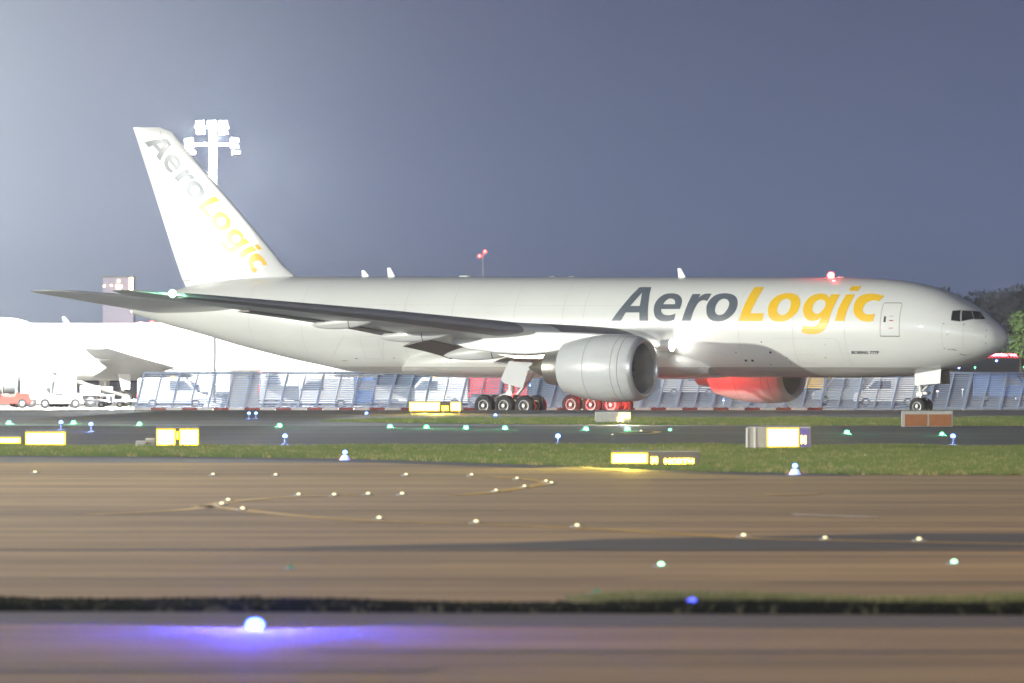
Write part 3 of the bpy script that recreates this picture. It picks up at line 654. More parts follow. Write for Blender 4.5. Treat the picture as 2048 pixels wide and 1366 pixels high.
for s_ in (9.6, 13.2, 17.0, 29.5, 33.0, 37.5, 41.0, 48.6, 52.8):
    tp_, bt_, _ = fus(s_); line_on('panel_line', [(s_, tp_ - .5), (s_, (tp_ + bt_)/2), (s_, max(bt_ + .75, 3.2))], .022, bpy.data.materials['seam'], plane)
for hs in ([(12.9, 3.95), (12.0, 3.95), (12.0, 3.4), (12.9, 3.4)], [(19.2, 4.6), (18.4, 4.6), (18.4, 4.0), (19.2, 4.0)], [(44.2, 4.9), (42.9, 4.9), (42.9, 3.5), (44.2, 3.5)], [(3.3, 5.85), (2.05, 5.85), (2.1, 4.4), (3.3, 4.4)]):
    ringline('hatch_outline', hs, .018, bpy.data.materials['seam'])
line_on('stringer_line', [(20, 6.9), (44, 6.9)], .014, bpy.data.materials['seam'], plane)
radome = line_on('radome_seam', [(.92, 5.95), (.86, 5.5), (.85, 5.1), (.87, 4.7), (.95, 4.25)], .04, M['line'], plane)
def mark(s, z, w, h, mat=None):
    decal('service_port', [(s + w/2*math.cos(a*math.pi/4), z + h/2*math.sin(a*math.pi/4)) for a in range(8)], [], mat or M['ink'], plane, .01)
for s, z, w, h in ((16.87, 3.55, .2, .14), (16.41, 3.55, .2, .14), (14.96, 4.06, .16, .14), (15.44, 4.7, .1, .08), (17.38, 4.04, .07, .1), (13.79, 3.42, .08, .06), (15.25, 3.3, .1, .05), (13.9, 3.75, .06, .06), (3.22, 5.9, .12, .03), (2.06, 5.87, .1, .05), (2.95, 5.23, .09, .04), (2.98, 4.30, .10, .05), (44.9, 3.5, .2, .05), (42.1, 3.55, .1, .06), (40.6, 3.55, .1, .06), (3.25, 4.36, .08, .04)): mark(s, z, w, h)
line_on('pitot_probe', [(2.84, 4.33), (2.55, 4.26)], .03, M['ink'], plane, off=.04); line_on('pitot_probe', [(2.45, 4.05), (2.15, 3.96)], .03, M['ink'], plane, off=.04)
for s, z, w in ((36.2, 4.35, .22), (37.0, 3.55, .3), (45.9, 3.36, .5), (11.0, 4.55, .1), (11.2, 3.75, .25)): mark(s, z, w, .07, pmat('yellowish_stain', (.5, .48, .3), .6))
# small slanted type name under the forward body
def text_mesh(txt, size, shear=0, bold=0.0, space=1.0):
    c = bpy.data.curves.new('t', 'FONT'); c.body = txt; c.size = size; c.shear = shear; c.offset = bold; c.space_character = space; c.resolution_u = 3
    o = bpy.data.objects.new('t', c); COL.objects.link(o); dg = bpy.context.evaluated_depsgraph_get(); me = bpy.data.meshes.new_from_object(o.evaluated_get(dg))
    bpy.data.objects.remove(o); vs = [v.co.copy() for v in me.vertices]; fs = [tuple(p.vertices) for p in me.polygons]; bpy.data.meshes.remove(me); return vs, fs
vs, fs = text_mesh('BOEING 777F', .25, .35, .006, 1.0); wmax = max(v.x for v in vs); k = 1.95 / wmax
b = MB(); b.add([L(9.36 - v.x*k, skin(9.36 - v.x*k, 4.01 + v.y, .012), 4.01 + v.y) for v in vs], fs); b.build('small_lettering', M['ink'], plane, recalc=False)
# aerials and lamps on the body ----------------------------------
for s, h in ((45.3, .38), (43.4, .55), (22.4, .55)):
    b = MB(); b.prism([L(s, .03, 8.66), L(s + .55, .03, 8.66), L(s + .62, .03, 8.7 + h), L(s + .36, .03, 8.7 + h)], (0, .06, 0)); b.build('aerial', M['white'], plane, bevel=.015)
for s, l_, h in ((38.3, .95, .12), (32.0, .5, .07), (30.6, .5, .07), (11.5, .6, .07)):
    b = MB(); b.lathe([(31.78 - s - l_/2, .01), (31.78 - s - l_*.3, h), (31.78 - s + l_*.3, h), (31.78 - s + l_/2, .01)], c=(0, 0, 8.68), n=16, sy=2.0); b.build('roof_fairing', M['white'], plane, smooth=True)
def dome(name, loc, r, mat, parent, flat=1.0):
    b = MB()
    prof = [(loc[2] + (flat*r*math.sin(a*math.pi/12)), r*math.cos(a*math.pi/12) + 1e-3) for a in range(-5, 7)]
    b.lathe(prof, axis='Z', c=(loc[0], loc[1], 0), n=14); return b.build(name, mat, parent, smooth=True)
def pl(name, loc, power, col, size=.08):
    o = lamp('POINT', name, (0, 0, 0), power, col, size); o.parent = plane; o.location = loc; return o
dome('beacon_light', L(12.2, 0, 8.82), .22, M['e_red'], plane); pl('beacon_glow', L(12.2, 0, 9.5), 150, (1, .04, .05))
dome('beacon_light', L(28.2, 0, 2.22), .14, M['e_red'], plane); pl('beacon_glow', L(28.6, -2.6, 1.9), 4800, (1, .05, .05))
b = MB(); b.lathe([(31.78 - 22.1, .30, 0), (31.78 - 21.5, .42, 0), (31.78 - 21.42, .40, 1), (31.78 - 21.3, .26, 1), (31.78 - 21.26, .001, 1)], c=(0, -3.55, 4.48), n=20); b.build('landing_light', [M['white'], M['e_land']], plane)
o = lamp('SPOT', 'landing_beam', (0, 0, 0), 5000, (1, .97, .93), .15, spot=34, blend=.9); o.parent = plane; o.location = L(21.3, 3.7, 4.42); o.rotation_euler = Vector((1, -.36, -.05)).to_track_quat('-Z', 'Y').to_euler()
pl('landing_glow', L(20.7, 5.6, 4.45), 35, (1, .97, .95))
dome('navigation_light', L(41.25, 30.05, 7.50), .22, M['e_nav'], plane); pl('nav_glow', L(40.7, 30.6, 7.6), 260, (.25, 1, .5))
b = MB(); b.lathe([(31.78 - 62.95, .12), (31.78 - 63.1, .09), (31.78 - 63.14, .001)], c=(0, 0, 6.45), n=12); b.build('tail_light', M['e_orange'], plane)
for sd in (1, -1):
    o = lamp('SPOT', 'logo_light', (0, 0, 0), 6500, (1, .985, .94), .1, spot=74, blend=.9); o.parent = plane; o.location = L(57.9, 4.6*sd, 7.4)
    o.rotation_euler = (Vector(L(57.0, .2*sd, 11.6)) - Vector(L(57.9, 4.6*sd, 7.4))).to_track_quat('-Z', 'Y').to_euler()
# ================================================================== ground lights
def ground_light(mat, size=1.0, lens=.085):
    """flush fitting: steel ring with a low glowing lens"""
    t = empty('taxiway_light', (0, 0, 0))
    b = MB(); b.lathe([(.0, .20*size), (.02, .19*size), (.03, .15*size), (.03, .06*size)], axis='Z', n=16); b.build('ring', M['body_g'], t, smooth=True)
    dome('lens', (0, 0, lens*.72), lens*size, mat, t, .68); return t
def raised_light(mat, cone=False, size=1.0):
    """edge lamp on a short stalk"""
    t = empty('edge_light', (0, 0, 0)); b = MB(); b.lathe([(0, .16), (.03, .15), (.05, .04), (.24, .035), (.26, .08), (.30, .09)], axis='Z', n=14); b.build('stalk', M['signbox'] if not cone else M['whitep'], t, smooth=True)
    dome('lens', (0, 0, .34), .095*size, mat, t)
    if cone:
        b = MB(); b.lathe([(0, .26), (.04, .25), (.22, .13)], axis='Z', n=14); b.build('base', M['whitep'], t, smooth=True)
        for sd in (-1, 1):
            b = MB(); b.prism([(sd*.16, -.03, 0), (sd*.36, -.03, 0), (sd*.16, -.03, .17)], (0, .06, 0)); b.build('fin_plate', M['red'], t)
    return t
protos = {}
def put(kind, make, px, py, label, cat, group, z=0.0, power=0, col=(1, 1, 1), scale=1.0, zoff=.22, pos=None):
    if kind not in protos: protos[kind] = make(); o = protos[kind]
    else: o = copy_tree(protos[kind])
    p = pos if pos is not None else gp(px, py, .014 + z)
    o.location = p; o.scale = (scale,)*3; tag(o, label, cat, group)
    if power: lamp('POINT', 'lamp_glow', (p[0], p[1] - .35, p[2] + zoff), power, col, .05)
    return o
GC, BC, YC = (.1, 1, .35), (.15, .3, 1), (1, .8, .4)
g = 'green centreline lights in the dark taxiway'
for px, py in [(18, 848), (147, 848), (279, 851), (559, 854), (780, 856), (853, 857), (932, 858), (1010, 859), (1172, 861), (1255, 861), (1694, 868)]:
    put('green', lambda: ground_light(M['e_green'], 1.0, .11), px, py, 'green light set flush in the dark taxiway', 'runway light', g, power=170, col=GC)
put('green', None, 1515, 865.5, 'green light in the dark taxiway, just left of the brightest sign face', 'runway light', g, power=170, col=GC)
put('green', None, 1340, 862.5, 'small green light in the dark taxiway, right of the curved yellow line', 'runway light', g, scale=.7)
put('green', None, 1884, 870.5, 'green light in the dark taxiway, rightmost, beside a blue lamp', 'runway light', g, power=160, col=GC, scale=.8)
g = 'yellowish lights in the runway surface'
for px, py in [(597, 992.5), (668, 992.8), (736, 991), (804, 991)]:
    put('amber', lambda: ground_light(M['e_amber'], .8, .062), px, py, 'pale light in the row of four at the middle of the brown runway', 'runway light', g)
for px, py in [(70, 947), (426, 951.5), (551, 952.5), (812, 952), (943, 952.5)]:
    put('amber', None, px, py, 'pale light in the far left row of the brown runway', 'runway light', g, scale=.95)
for px, py in [(758, 1040), (952, 1047.5), (1154, 1055.5), (1487, 1075.5), (1838, 1083.5)]:
    put('amber', None, px, py, 'pale light along the long yellow curve across the brown runway', 'runway light', g)
for px, py in [(1034, 959.5), (1092, 965), (1103, 968.5), (1049, 975.5), (992, 984)]:
    put('amber', None, px, py, 'pale light along the hooked yellow line near the verge', 'runway light', g, scale=.9)
for px, py in [(456, 1003.5), (443, 1011), (485, 1021)]:
    put('amber', None, px, py, 'pale light in the cluster of three where the yellow lines fork', 'runway light', g)
put('amber', None, 1650, 1080, 'yellow light on the dark patch of the brown runway', 'runway light', g, scale=.85)
put('amber', None, 1282, 864, 'pale light beside the curved line in the dark taxiway', 'runway light', g, scale=1.0)
put('amber', None, 1225, 871, 'small pale light in the dark taxiway left of the curved line', 'runway light', g, scale=.75)
put('greenpale', lambda: ground_light(emat('lamp_pale_green', (.45, 1, .6), 5), .8, .07), 1322, 1135, 'pale green light in the brown runway, left one of two', 'runway light', 'pale green runway lights')
put('greenpale', None, 1908, 1130, 'pale green light in the brown runway near the right edge', 'runway light', 'pale green runway lights')
put('greendim', lambda: ground_light(emat('lamp_dim_green', (.05, .35, .18), .9), .6, .07), 581, 1140, 'dim green light in the runway above the bright blue lamp', 'runway light', 'dim green runway lights')
put('greendim', None, 1193, 1189, 'dim green light just behind the near dark grass', 'runway light', 'dim green runway lights')
g = 'blue edge lamps on short stalks'
for px, py, lab in [(182, 864, 'blue lamp on a stalk right of the left lit signs'), (122, 860, 'blue lamp above the larger left lit sign'), (570, 890, 'blue lamp at the verge between the left signs and the middle'), (1116, 890, 'blue lamp at the verge left of the sign with dark panel'), (1906, 890, 'blue lamp at the verge near the right edge of the photo'),
                    (498, 838, 'blue lamp, left one of the close pair beyond the dark taxiway'), (512, 838, 'blue lamp, right one of the close pair beyond the dark taxiway'), (733, 838, 'small blue lamp beyond the dark taxiway, under the rear belly'), (991, 842, 'blue lamp on the far grass below the main wheels'), (1240, 852, 'blue lamp under the small bright sign on the far grass')]:
    put('blue', lambda: raised_light(M['e_blue']), px, py, lab, 'edge lamp', g, power=110 if py > 855 else 40, col=BC, zoff=.35, scale=1 if py > 855 else .85)
for px, py, lab in [(690, 921, 'blue lamp on a pale base in the grass at the runway edge'), (1590, 950, 'blue lamp on a red and white base below the brightest sign')]:
    put('bluecone', lambda: raised_light(M['e_blue'], True), px, py, lab, 'edge lamp', g, power=25, col=BC, zoff=.38, scale=.8)
g = 'nearest blue lamps'
put('bluenear', lambda: ground_light(M['e_bluenear'], 1.0, .10), 510, 1263, 'dazzling blue lamp on the near pavement', 'edge lamp', None, scale=1.25)
p = gp(510, 1263); lamp('POINT', 'lamp_glow', (p.x, p.y, p.z + .65), 2600, (.05, .06, 1), .05)
for i, (px, py, s_) in enumerate([(1345, 1216, .55), (1362, 1219, .5), (1384, 1223, .7), (1400, 1219, .5), (1413, 1217, .4)]):
    put('blueglint', lambda: dome('glint_dome', (0, 0, 0), .12, emat('glint_blue', (.10, .13, 1), 3.5), None), px, py, 'small blue glint in the near dark grass', 'marker', 'blue glints in the near grass', z=.12, scale=s_)  # glowing domes added to stand for the glints, not lamps
for px, py in [(1731, 915), (1000, 905), (950, 912)]:
    put('stone', lambda: dome('marker_stone', (0, 0, 0), .1, M['whitep'], None), px, py, 'small white marker in the short grass', 'marker', 'white markers in the grass')
# ================================================================== guidance signs
def sign(px0, px1, pyb, h, panels, label, spikes=True, grey=False, foot=.12, back=False):
    """panels: (from, to, bottom, top, material) as fractions of the width / heights in metres"""
    a = gp(px0, pyb); c = gp(px1, pyb); w = (c - a).length
    t = empty('airfield_sign', ((a.x + c.x)/2, a.y, NZ), (0, 0, 0), label, 'sign', 'guidance signs along the taxiways')
    b = MB(); b.box((0, .14, foot + h/2), (w, .24, h)); b.build('housing', M['signgrey'] if grey else M['signbox'], t, bevel=.02)
    n = max(2, int(w / .8) + 1)
    for i in range(n):
        x = -w/2 + .12 + (w - .24)*i/(n-1); b = MB(); b.cyl((x, .14, 0), (x, .14, foot), .035, n=8); b.build('foot', M['steel'], t)
    for f0, f1, z0, z1, m in panels:
        em = m.name.startswith('sign_face')
        b = MB(); b.box((-w/2 + w*(f0+f1)/2, .005, foot + (z0+z1)/2), (w*(f1-f0) - (.10 if em else .03), .02, z1 - z0 - (.07 if em else 0))); fc = b.build('sign_face', m, t)
        if em: b = MB(); b.box((-w/2 + w*(f0+f1)/2, .012, foot + (z0+z1)/2), (w*(f1-f0) - .01, .015, z1 - z0 + .03)); b.build('rim', M['e_bloom'], fc)  # glowing border added for the yellow bloom round a bright face
    if spikes:
        b = MB(); k = int(w/.075)
        for i in range(k): x = -w/2 + w*(i+.5)/k; b.cyl((x, .14, foot + h), (x + random.uniform(-.02, .02), .14 + random.uniform(-.08, .08), foot + h + random.uniform(.12, .17)), .005, .003, 4)
        b.box((0, .14, foot + h + .006), (w, .03, .012)); b.build('bird_spikes', M['steel'], t)
    return t, w
def sign_glow(t, w, x, power, col=(1, .70, .08), z=.4):
    o = lamp('SPOT', 'sign_glow', (0, 0, 0), power * 130, col, .05, spot=120, blend=1.0); o.parent = t; o.location = (x, -.12, z + .1)
    o.rotation_euler = Vector((0, -1, -.28)).to_track_quat('-Z', 'Y').to_euler()
E_ = M['e_sign']
t, w = sign(-48, 42, 895, .32, [(.0, 1, .04, .28, E_)], 'low lit yellow sign cut by the left edge of the photo'); sign_glow(t, w, 0, 40)
t, w = sign(50, 132, 898, .58, [(.0, 1, .04, .54, E_)], 'wide lit yellow sign between the cut sign and the blue lamp'); sign_glow(t, w, 0, 60)
t, w = sign(312, 398, 899, .74, [(.0, .46, .04, .68, E_), (.46, .54, .28, .58, E_), (.54, 1, .04, .68, E_)], 'lit yellow sign with two bright faces, beside pale cabinets'); sign_glow(t, w, 0, 70)
t, w = sign(818, 922, 827, .56, [(.0, .60, .02, .54, E_), (.62, .77, .02, .34, M['e_signlow']), (.79, 1, .02, .54, E_)], 'row of lit yellow sign faces on the far taxiway edge', spikes=False); sign_glow(t, w, 0, 50)
t, w = sign(1190, 1262, 849, .50, [(.62, .80, .02, .28, M['e_signw']), (.66, .98, .18, .47, M['e_signw'])], 'small pale sign with one bright corner on the far grass', grey=True); sign_glow(t, .5, .6, 20, (1, .9, .6))
t, w = sign(1222, 1400, 933, .44, [(.0, .42, .03, .40, E_)], 'long sign, lit left half and dark panel with glowing letters', foot=.06); sign_glow(t, w*.45, -w*.28, 60)
vs, fs = text_mesh('M', .27, 0, .022); b = MB(); b.add([(v.x + w*(-.5 + .45), -.022, v.z + .12 + v.y) for v in vs], fs); b.build('sign_lettering', M['e_signw'], t, recalc=False)
vs, fs = text_mesh('NORTH', .22, 0, .018, 1.02); k = w*.33/max(v.x for v in vs); b = MB(); b.add([(v.x*k + w*(-.5 + .60), -.022, v.z + .10 + v.y) for v in vs], fs); b.build('sign_lettering', M['e_signw'], t, recalc=False)
t, w = sign(1496, 1622, 902, .80, [(.295, .815, .03, .76, emat('sign_face_bright', (1, .76, .07), 26)), (.82, .98, .02, .76, M['purple'])], 'tallest lit sign, pale posts on its left and a blue end panel', grey=True); sign_glow(t, w*.5, .1, 130)
vs, fs = text_mesh('M', .40, 0, .02); b = MB(); b.add([(v.x*.62 + w*.338, -.022, v.z + .30 + v.y) for v in vs], fs); b.build('sign_lettering', M['e_signw'], t, recalc=False)
for x in (-w/2 - .04, -w/2 + .26): b = MB(); b.box((x, .03, .45), (.08, .1, .9)); b.build('post', M['whitep'], t, bevel=.01)
t, w = sign(1803, 1906, 854, .74, [(.06, .50, .03, .60, M['brown']), (.53, .97, .03, .60, M['brown'])], 'unlit brown back of a sign under the nose wheel', grey=True, foot=.02)
# pale cabinets beside the lit sign
for px0, px1, hh, dy in ((272, 292, .34, 0), (291, 309, .44, .3)):
    a = gp(px0, 899); c = gp(px1, 899); b = MB(); b.box(((a.x + c.x)/2, a.y + dy, NZ + hh/2), (c.x - a.x, .5, hh))
    for i in range(4): b.box(((a.x + c.x)/2, a.y + dy - .26, NZ + hh*(i+.6)/4.4), ((c.x - a.x)*.8, .02, hh*.08), 1)
    o = b.build('cabinet', [M['signgrey'], M['line']], None, bevel=.015); tag(o, 'lower pale equipment cabinet left of the two faced sign' if dy == 0 else 'taller pale equipment cabinet touching the two faced sign', 'cabinet', 'equipment cabinets')
# ================================================================== blast fence
FY = 660
def fx(px): return (px - 1024) * FY / F
fence = empty('blast_fence', (fx(1160), FY, 0), label='long blue slatted fence with slanting posts behind the cargo jet', cat='fence')
x0, x1 = fx(272) - fx(1160), fx(2110) - fx(1160); sl = .24; z0, z1 = .22, 2.55
pitch = 1.2; k = 0; x = x0
while x < x1:
    b = MB(); wd = .16 if k % 2 == 0 else .08
    b.loft([[(x + sl*(z - z0) - wd/2, -.14 if k % 2 == 0 else -.10, z), (x + sl*(z - z0) + wd/2, -.14 if k % 2 == 0 else -.10, z), (x + sl*(z - z0) + wd/2, .04, z), (x + sl*(z - z0) - wd/2, .04, z)] for z in (.05, z1)])
    b.build('post', M['fence'], fence)
    if x + pitch < x1 + pitch:
        b = MB(); xa, xb = x, x + pitch; n = 19
        for i in range(n):
            z = z0 + .05 + (z1 - z0 - .1)*i/(n-1); o_ = sl*(z - z0)
            b.add([(xa + o_, -.06, z - .046), (xb + o_, -.06, z - .046), (xb + o_, .02, z + .030), (xa + o_, .02, z + .030), (xa + o_, -.05, z - .052), (xb + o_, -.05, z - .052), (xb + o_, .03, z + .024), (xa + o_, .03, z + .024)],
                  [(0, 1, 2, 3), (7, 6, 5, 4), (0, 4, 5, 1), (3, 2, 6, 7), (0, 3, 7, 4), (1, 5, 6, 2)])
        b.build('slat_panel', M['slats'], fence)
    x += pitch; k += 1
for z in (z0, z1):
    b = MB(); b.box(((x0 + x)/2 + sl*(z - z0), -.03, z), (x - x0, .12, .12)); b.build('rail', M['fence'], fence)
# red and white blocks at its foot
x = fx(272); i = 0
while x < fx(1640):
    if i < 2:
        b = MB(); b.box((0, 0, .13), (1.0, .30, .18)); b.box((0, 0, .035), (1.02, .42, .07)); b.box((-.3, 0, .24), (.12, .12, .05)); b.box((.3, 0, .24), (.12, .12, .05))
        blk = b.build('barrier_block', M['red'] if i % 2 else M['whitep'], None, bevel=.03); protos['blk%d' % i] = blk
    else: blk = protos['blk%d' % (i % 2)].copy(); COL.objects.link(blk)
    blk.location = (x + .5, FY - 1.2, .005)
    tag(blk, ('red' if i % 2 else 'white') + ' barrier block in the row along the foot of the fence', 'barrier', 'red and white barrier blocks')
    x += 1.04; i += 1
# ================================================================== floodlight mast
def mast(x, y, h, label, power):
    t = empty('floodlight_mast', (x, y, 0), label=label, cat='floodlight mast')
    b = MB(); b.cyl((0, 0, 0), (0, 0, h + .9), .30, .22, 16); b.cyl((0, 0, 0), (0, 0, .3), .6, .55, 16); b.build('mast_pole', M['steel'], t, smooth=True)
    b = MB()
    for dx in (.30,): b.cyl((dx, -.2, .5), (dx, -.2, h), .02, n=6)
    for i in range(int(h/.35)): b.cyl((.16, -.24, .6 + .35*i), (.36, -.2, .6 + .35*i), .015, n=5)
    b.build('ladder', M['steel'], t)
    b = MB(); b.box((0, -.3, h - .25), (3.2, .16, .18)); b.box((0, -.3, h + .95), (2.4, .12, .1)); b.box((0, -.25, h + .35), (.3, .3, 1.3)); b.build('crossbar', M['steel'], t)
    spots_ = [(-1.62, h + .02), (-1.62, h - .42), (-1.45, h - .85), (1.6, h + .02), (1.6, h - .42), (1.7, h - .85), (-.85, h + 1.25), (0, h + 1.25), (.8, h + 1.25), (-.82, h + .62), (.85, h + .62)]
    for i, (dx, z) in enumerate(spots_):
        b = MB(); c = Vector((dx, -.42, z)); rot = Matrix.Rotation(R(-22), 3, 'X') @ Matrix.Rotation(R((i*37 % 40) - 20), 3, 'Z')
        b.box(c, (.60, .28, .30), 0, rot); f_ = b.build('floodlight', M['signbox'], t, bevel=.03)
        b = MB(); b.box(c + rot @ Vector((0, -.15, 0)), (.50, .02, .20), 0, rot); b.build('lens', M['e_flood'], f_)
    return t
mast((424-1024)*690/F, 690, 18.6, 'tall white floodlight mast blazing behind the tail', 0)
mx_, my_ = (424-1024)*690/F, 690
lamp('SPOT', 'mast_flood', (mx_ + .5, my_ - .9, 18.3), 1.2e5, (.93, .97, 1), .5, (mx_ + 8, 676, 0), 120, .6)
lamp('SPOT', 'mast_flood', (mx_ - 1.5, my_ - .9, 18.3), 1.2e5, (.96, .98, 1), .5, (mx_ - 14, 705, 0), 120, .6)
lamp('SPOT', 'unseen_floodlight', (-75, 650, 30), 1.6e6, (1, 1, .97), .6, (-32, 704, 1), 70, .9)  # unseen lamp taking over the mast's light on the apron
lamp('POINT', 'mast_glow', (mx_, my_ - 1.2, 19.0), 1.2e5, (.92, .96, 1), .6)
# ================================================================== second airliner on the apron
air = empty('passenger_airplane', (fx(1024) , 712, 0), (0, 0, R(12)), 'white passenger jet parked on the floodlit apron behind the tail', 'airplane')
AX = 0
air.location = ((230-1024)*712/F, 712, 0)       # main gear centre
def A(s, lat, z): return (21.9 - s, -lat, z)
prof = [(0, 3.5, 3.45, .03), (.4, 4.15, 2.9, .6), (1.2, 4.75, 2.5, 1.1), (2.4, 5.4, 2.15, 1.55), (4, 5.82, 1.92, 1.85), (6, 5.95, 1.81, 1.975), (31, 5.95, 1.81, 1.975), (34, 5.95, 2.1, 1.9), (38, 5.9, 3.0, 1.55), (41, 5.75, 3.8, 1.05), (44.3, 5.3, 4.6, .3)]
b = MB(); rg = []
for i in range(70):
    s = 44.3 * (i/69)**1.25; t_, b_, w_ = [pchip([p[0] for p in prof], [p[j] for p in prof], s) for j in (1, 2, 3)]
    rg.append([A(s, w_*math.cos(2*math.pi*k/40), (t_+b_)/2 + (t_-b_)/2*math.sin(2*math.pi*k/40)) for k in range(40)])
b.loft(rg); b.build('fuselage', M['fin_white'], air, smooth=True)
aw = [(1.0, 16.2, 2.35, 7.6, 1.0, .3), (2.0, 17.0, 2.45, 6.8, .95, .3), (6.4, 19.4, 2.95, 4.2, .55, .2), (12, 22.6, 3.6, 2.9, .33, .1), (17, 25.4, 4.2, 1.7, .18, .03)]
for sd in (1, -1):
    b = MB(); rg = []
    for lat, sl_, zl, ch, th, dr in aw: rg.append([A(sl_ + u*ch, sd*lat, zl - dr*u + th*foil(u)) for u in US] + [A(sl_ + u*ch, sd*lat, zl - dr*u - th*foil(u)*.9) for u in US[-2:0:-1]])
    b.loft(rg); wg = b.build('wing', M['grey'], air, smooth=True)
    for lt, s_a in ((4.6, 22.2), (8.2, 22.6), (11.4, 23.8)):
        b = MB(); rg = []
        for i in range(9):
            u = i/8; pr_ = math.sin(math.pi*u)**.6 if 0 < u < 1 else .05
            rg.append([A(s_a + 2.6*u, sd*(lt + .16*pr_*math.cos(k*math.pi/5)), 2.55 + .10*lt/1.2 - .2*u + .24*pr_*math.sin(k*math.pi/5)) for k in range(10)])
        b.loft(rg); b.build('flap_fairing', M['grey'], wg, smooth=True)
    b = MB(); b.lathe([(21.9-13.2, .95), (21.9-13.3, 1.05), (21.9-14.5, 1.14), (21.9-16, 1.0), (21.9-16.9, .8), (21.9-16.9, .5), (21.9-17.6, .35), (21.9-13.6, .9)], c=(0, -5.75*sd, 1.72), n=28); b.build('engine_nacelle', M['grey'], air, smooth=True)
    b = MB(); b.prism([A(14.0, 5.65*sd, 2.8), A(17.5, 5.65*sd, 2.9), A(19.5, 5.65*sd, 2.5), A(16.8, 5.65*sd, 2.2)], (0, .2, 0)); b.build('engine_pylon', M['grey'], air)
    la = 3.8*sd; b = MB(); b.cyl(A(21.9, la, 2.6), A(21.9, la, .6), .16, .13); b.cyl(A(21.9, la - .45, .58), A(21.9, la + .45, .58), .08); b.cyl(A(21.9, la, 1.2), A(21.9, la - 1.3*sd, 2.3), .07); gg = b.build('main_landing_gear', M['strut'], air)
    for e_ in (-.46, .46):
        b = MB(); b.lathe([(-.16, .32), (-.2, .4), (-.2, .5), (-.12, .58), (.12, .58), (.2, .5), (.2, .4), (.16, .32)], axis='Y', c=A(21.9, la + e_, .58), n=28)
        for q in (-1, 1): b.lathe([(q*.17, .33, 1), (q*.1, .2, 1), (q*.16, .12, 1), (q*.16, .001, 1)], axis='Y', c=A(21.9, la + e_, .58), n=28)
        b.build('wheel', [M['tyre'], M['rim']], gg, smooth=True)
    b = MB(); b.prism([A(21.5, la*1.12, 2.3), A(22.4, la*1.12, 2.3), A(22.2, la*1.2, 1.2), A(21.6, la*1.2, 1.2)], (0, .04, 0)); b.build('gear_door', M['fin_white'], gg)
b = MB(); b.cyl(A(5.1, 0, 2.0), A(5.1, 0, .4), .1); b.build('nose_landing_gear', M['strut'], air)
def askin(s, z):
    t_, b_, w_ = [pchip([p[0] for p in prof], [p[j] for p in prof], s) for j in (1, 2, 3)]; return w_*max(0, 1-((z-(t_+b_)/2)/((t_-b_)/2))**2)**.5
wn_ = 0; s = 9.0
while s < 33:
    if not (14.2 < s < 15.4 or 21.6 < s < 22.4) and wn_ < 46:
        b = MB(); z = 4.35; vs = [(s + .11*math.cos(a*math.pi/5), z + .17*math.sin(a*math.pi/5)) for a in range(10)]
        b.add([A(q[0], askin(q[0], q[1]) + .012, q[1]) for q in vs], [tuple(range(10))]); b.build('cabin_window', M['line'] if wn_ % 3 else M['strut_dark'], air, recalc=False); wn_ += 1
    s += .533
def atext(txt, size, s0, z0, mat, bold=.01, name='lettering'):
    vs, fs = text_mesh(txt, size, 0, bold); b = MB(); b.add([A(s0 - v.x, askin(s0 - v.x, z0 + v.y) + .015, z0 + v.y) for v in vs], fs); return b.build(name, mat, air, recalc=False)
atext('L', 1.25, 15.6, 4.55, M['blue'], .0)
for s, h in ((25.6, .45), (18.6, .22)):
    b = MB(); b.prism([A(s, .03, 5.9), A(s - .45, .03, 5.9), A(s - .05, .03, 5.95 + h), A(s + .18, .03, 5.95 + h)], (0, .06, 0)); b.build('aerial', M['fin_white'], air)
for s, l_, h in ((29.9, 3.6, .42), (20.0, .8, .1)):
    b = MB(); b.lathe([(21.9 - s - l_/2, .01), (21.9 - s - l_*.38, h*.6), (21.9 - s - l_*.1, h), (21.9 - s + l_*.2, h*.9), (21.9 - s + l_*.42, h*.45), (21.9 - s + l_/2, .01)], c=(0, 0, 5.93), n=16, sy=1.6); b.build('roof_fairing', M['fin_white'], air, smooth=True)
dome('beacon_light', A(19.2, 0, 5.95), .16, M['e_red'], air)
o = lamp('POINT', 'beacon_glow', (0, 0, 0), 700, (1, .05, .08), .1); o.parent = air; o.location = A(19.2, .3, 6.3)
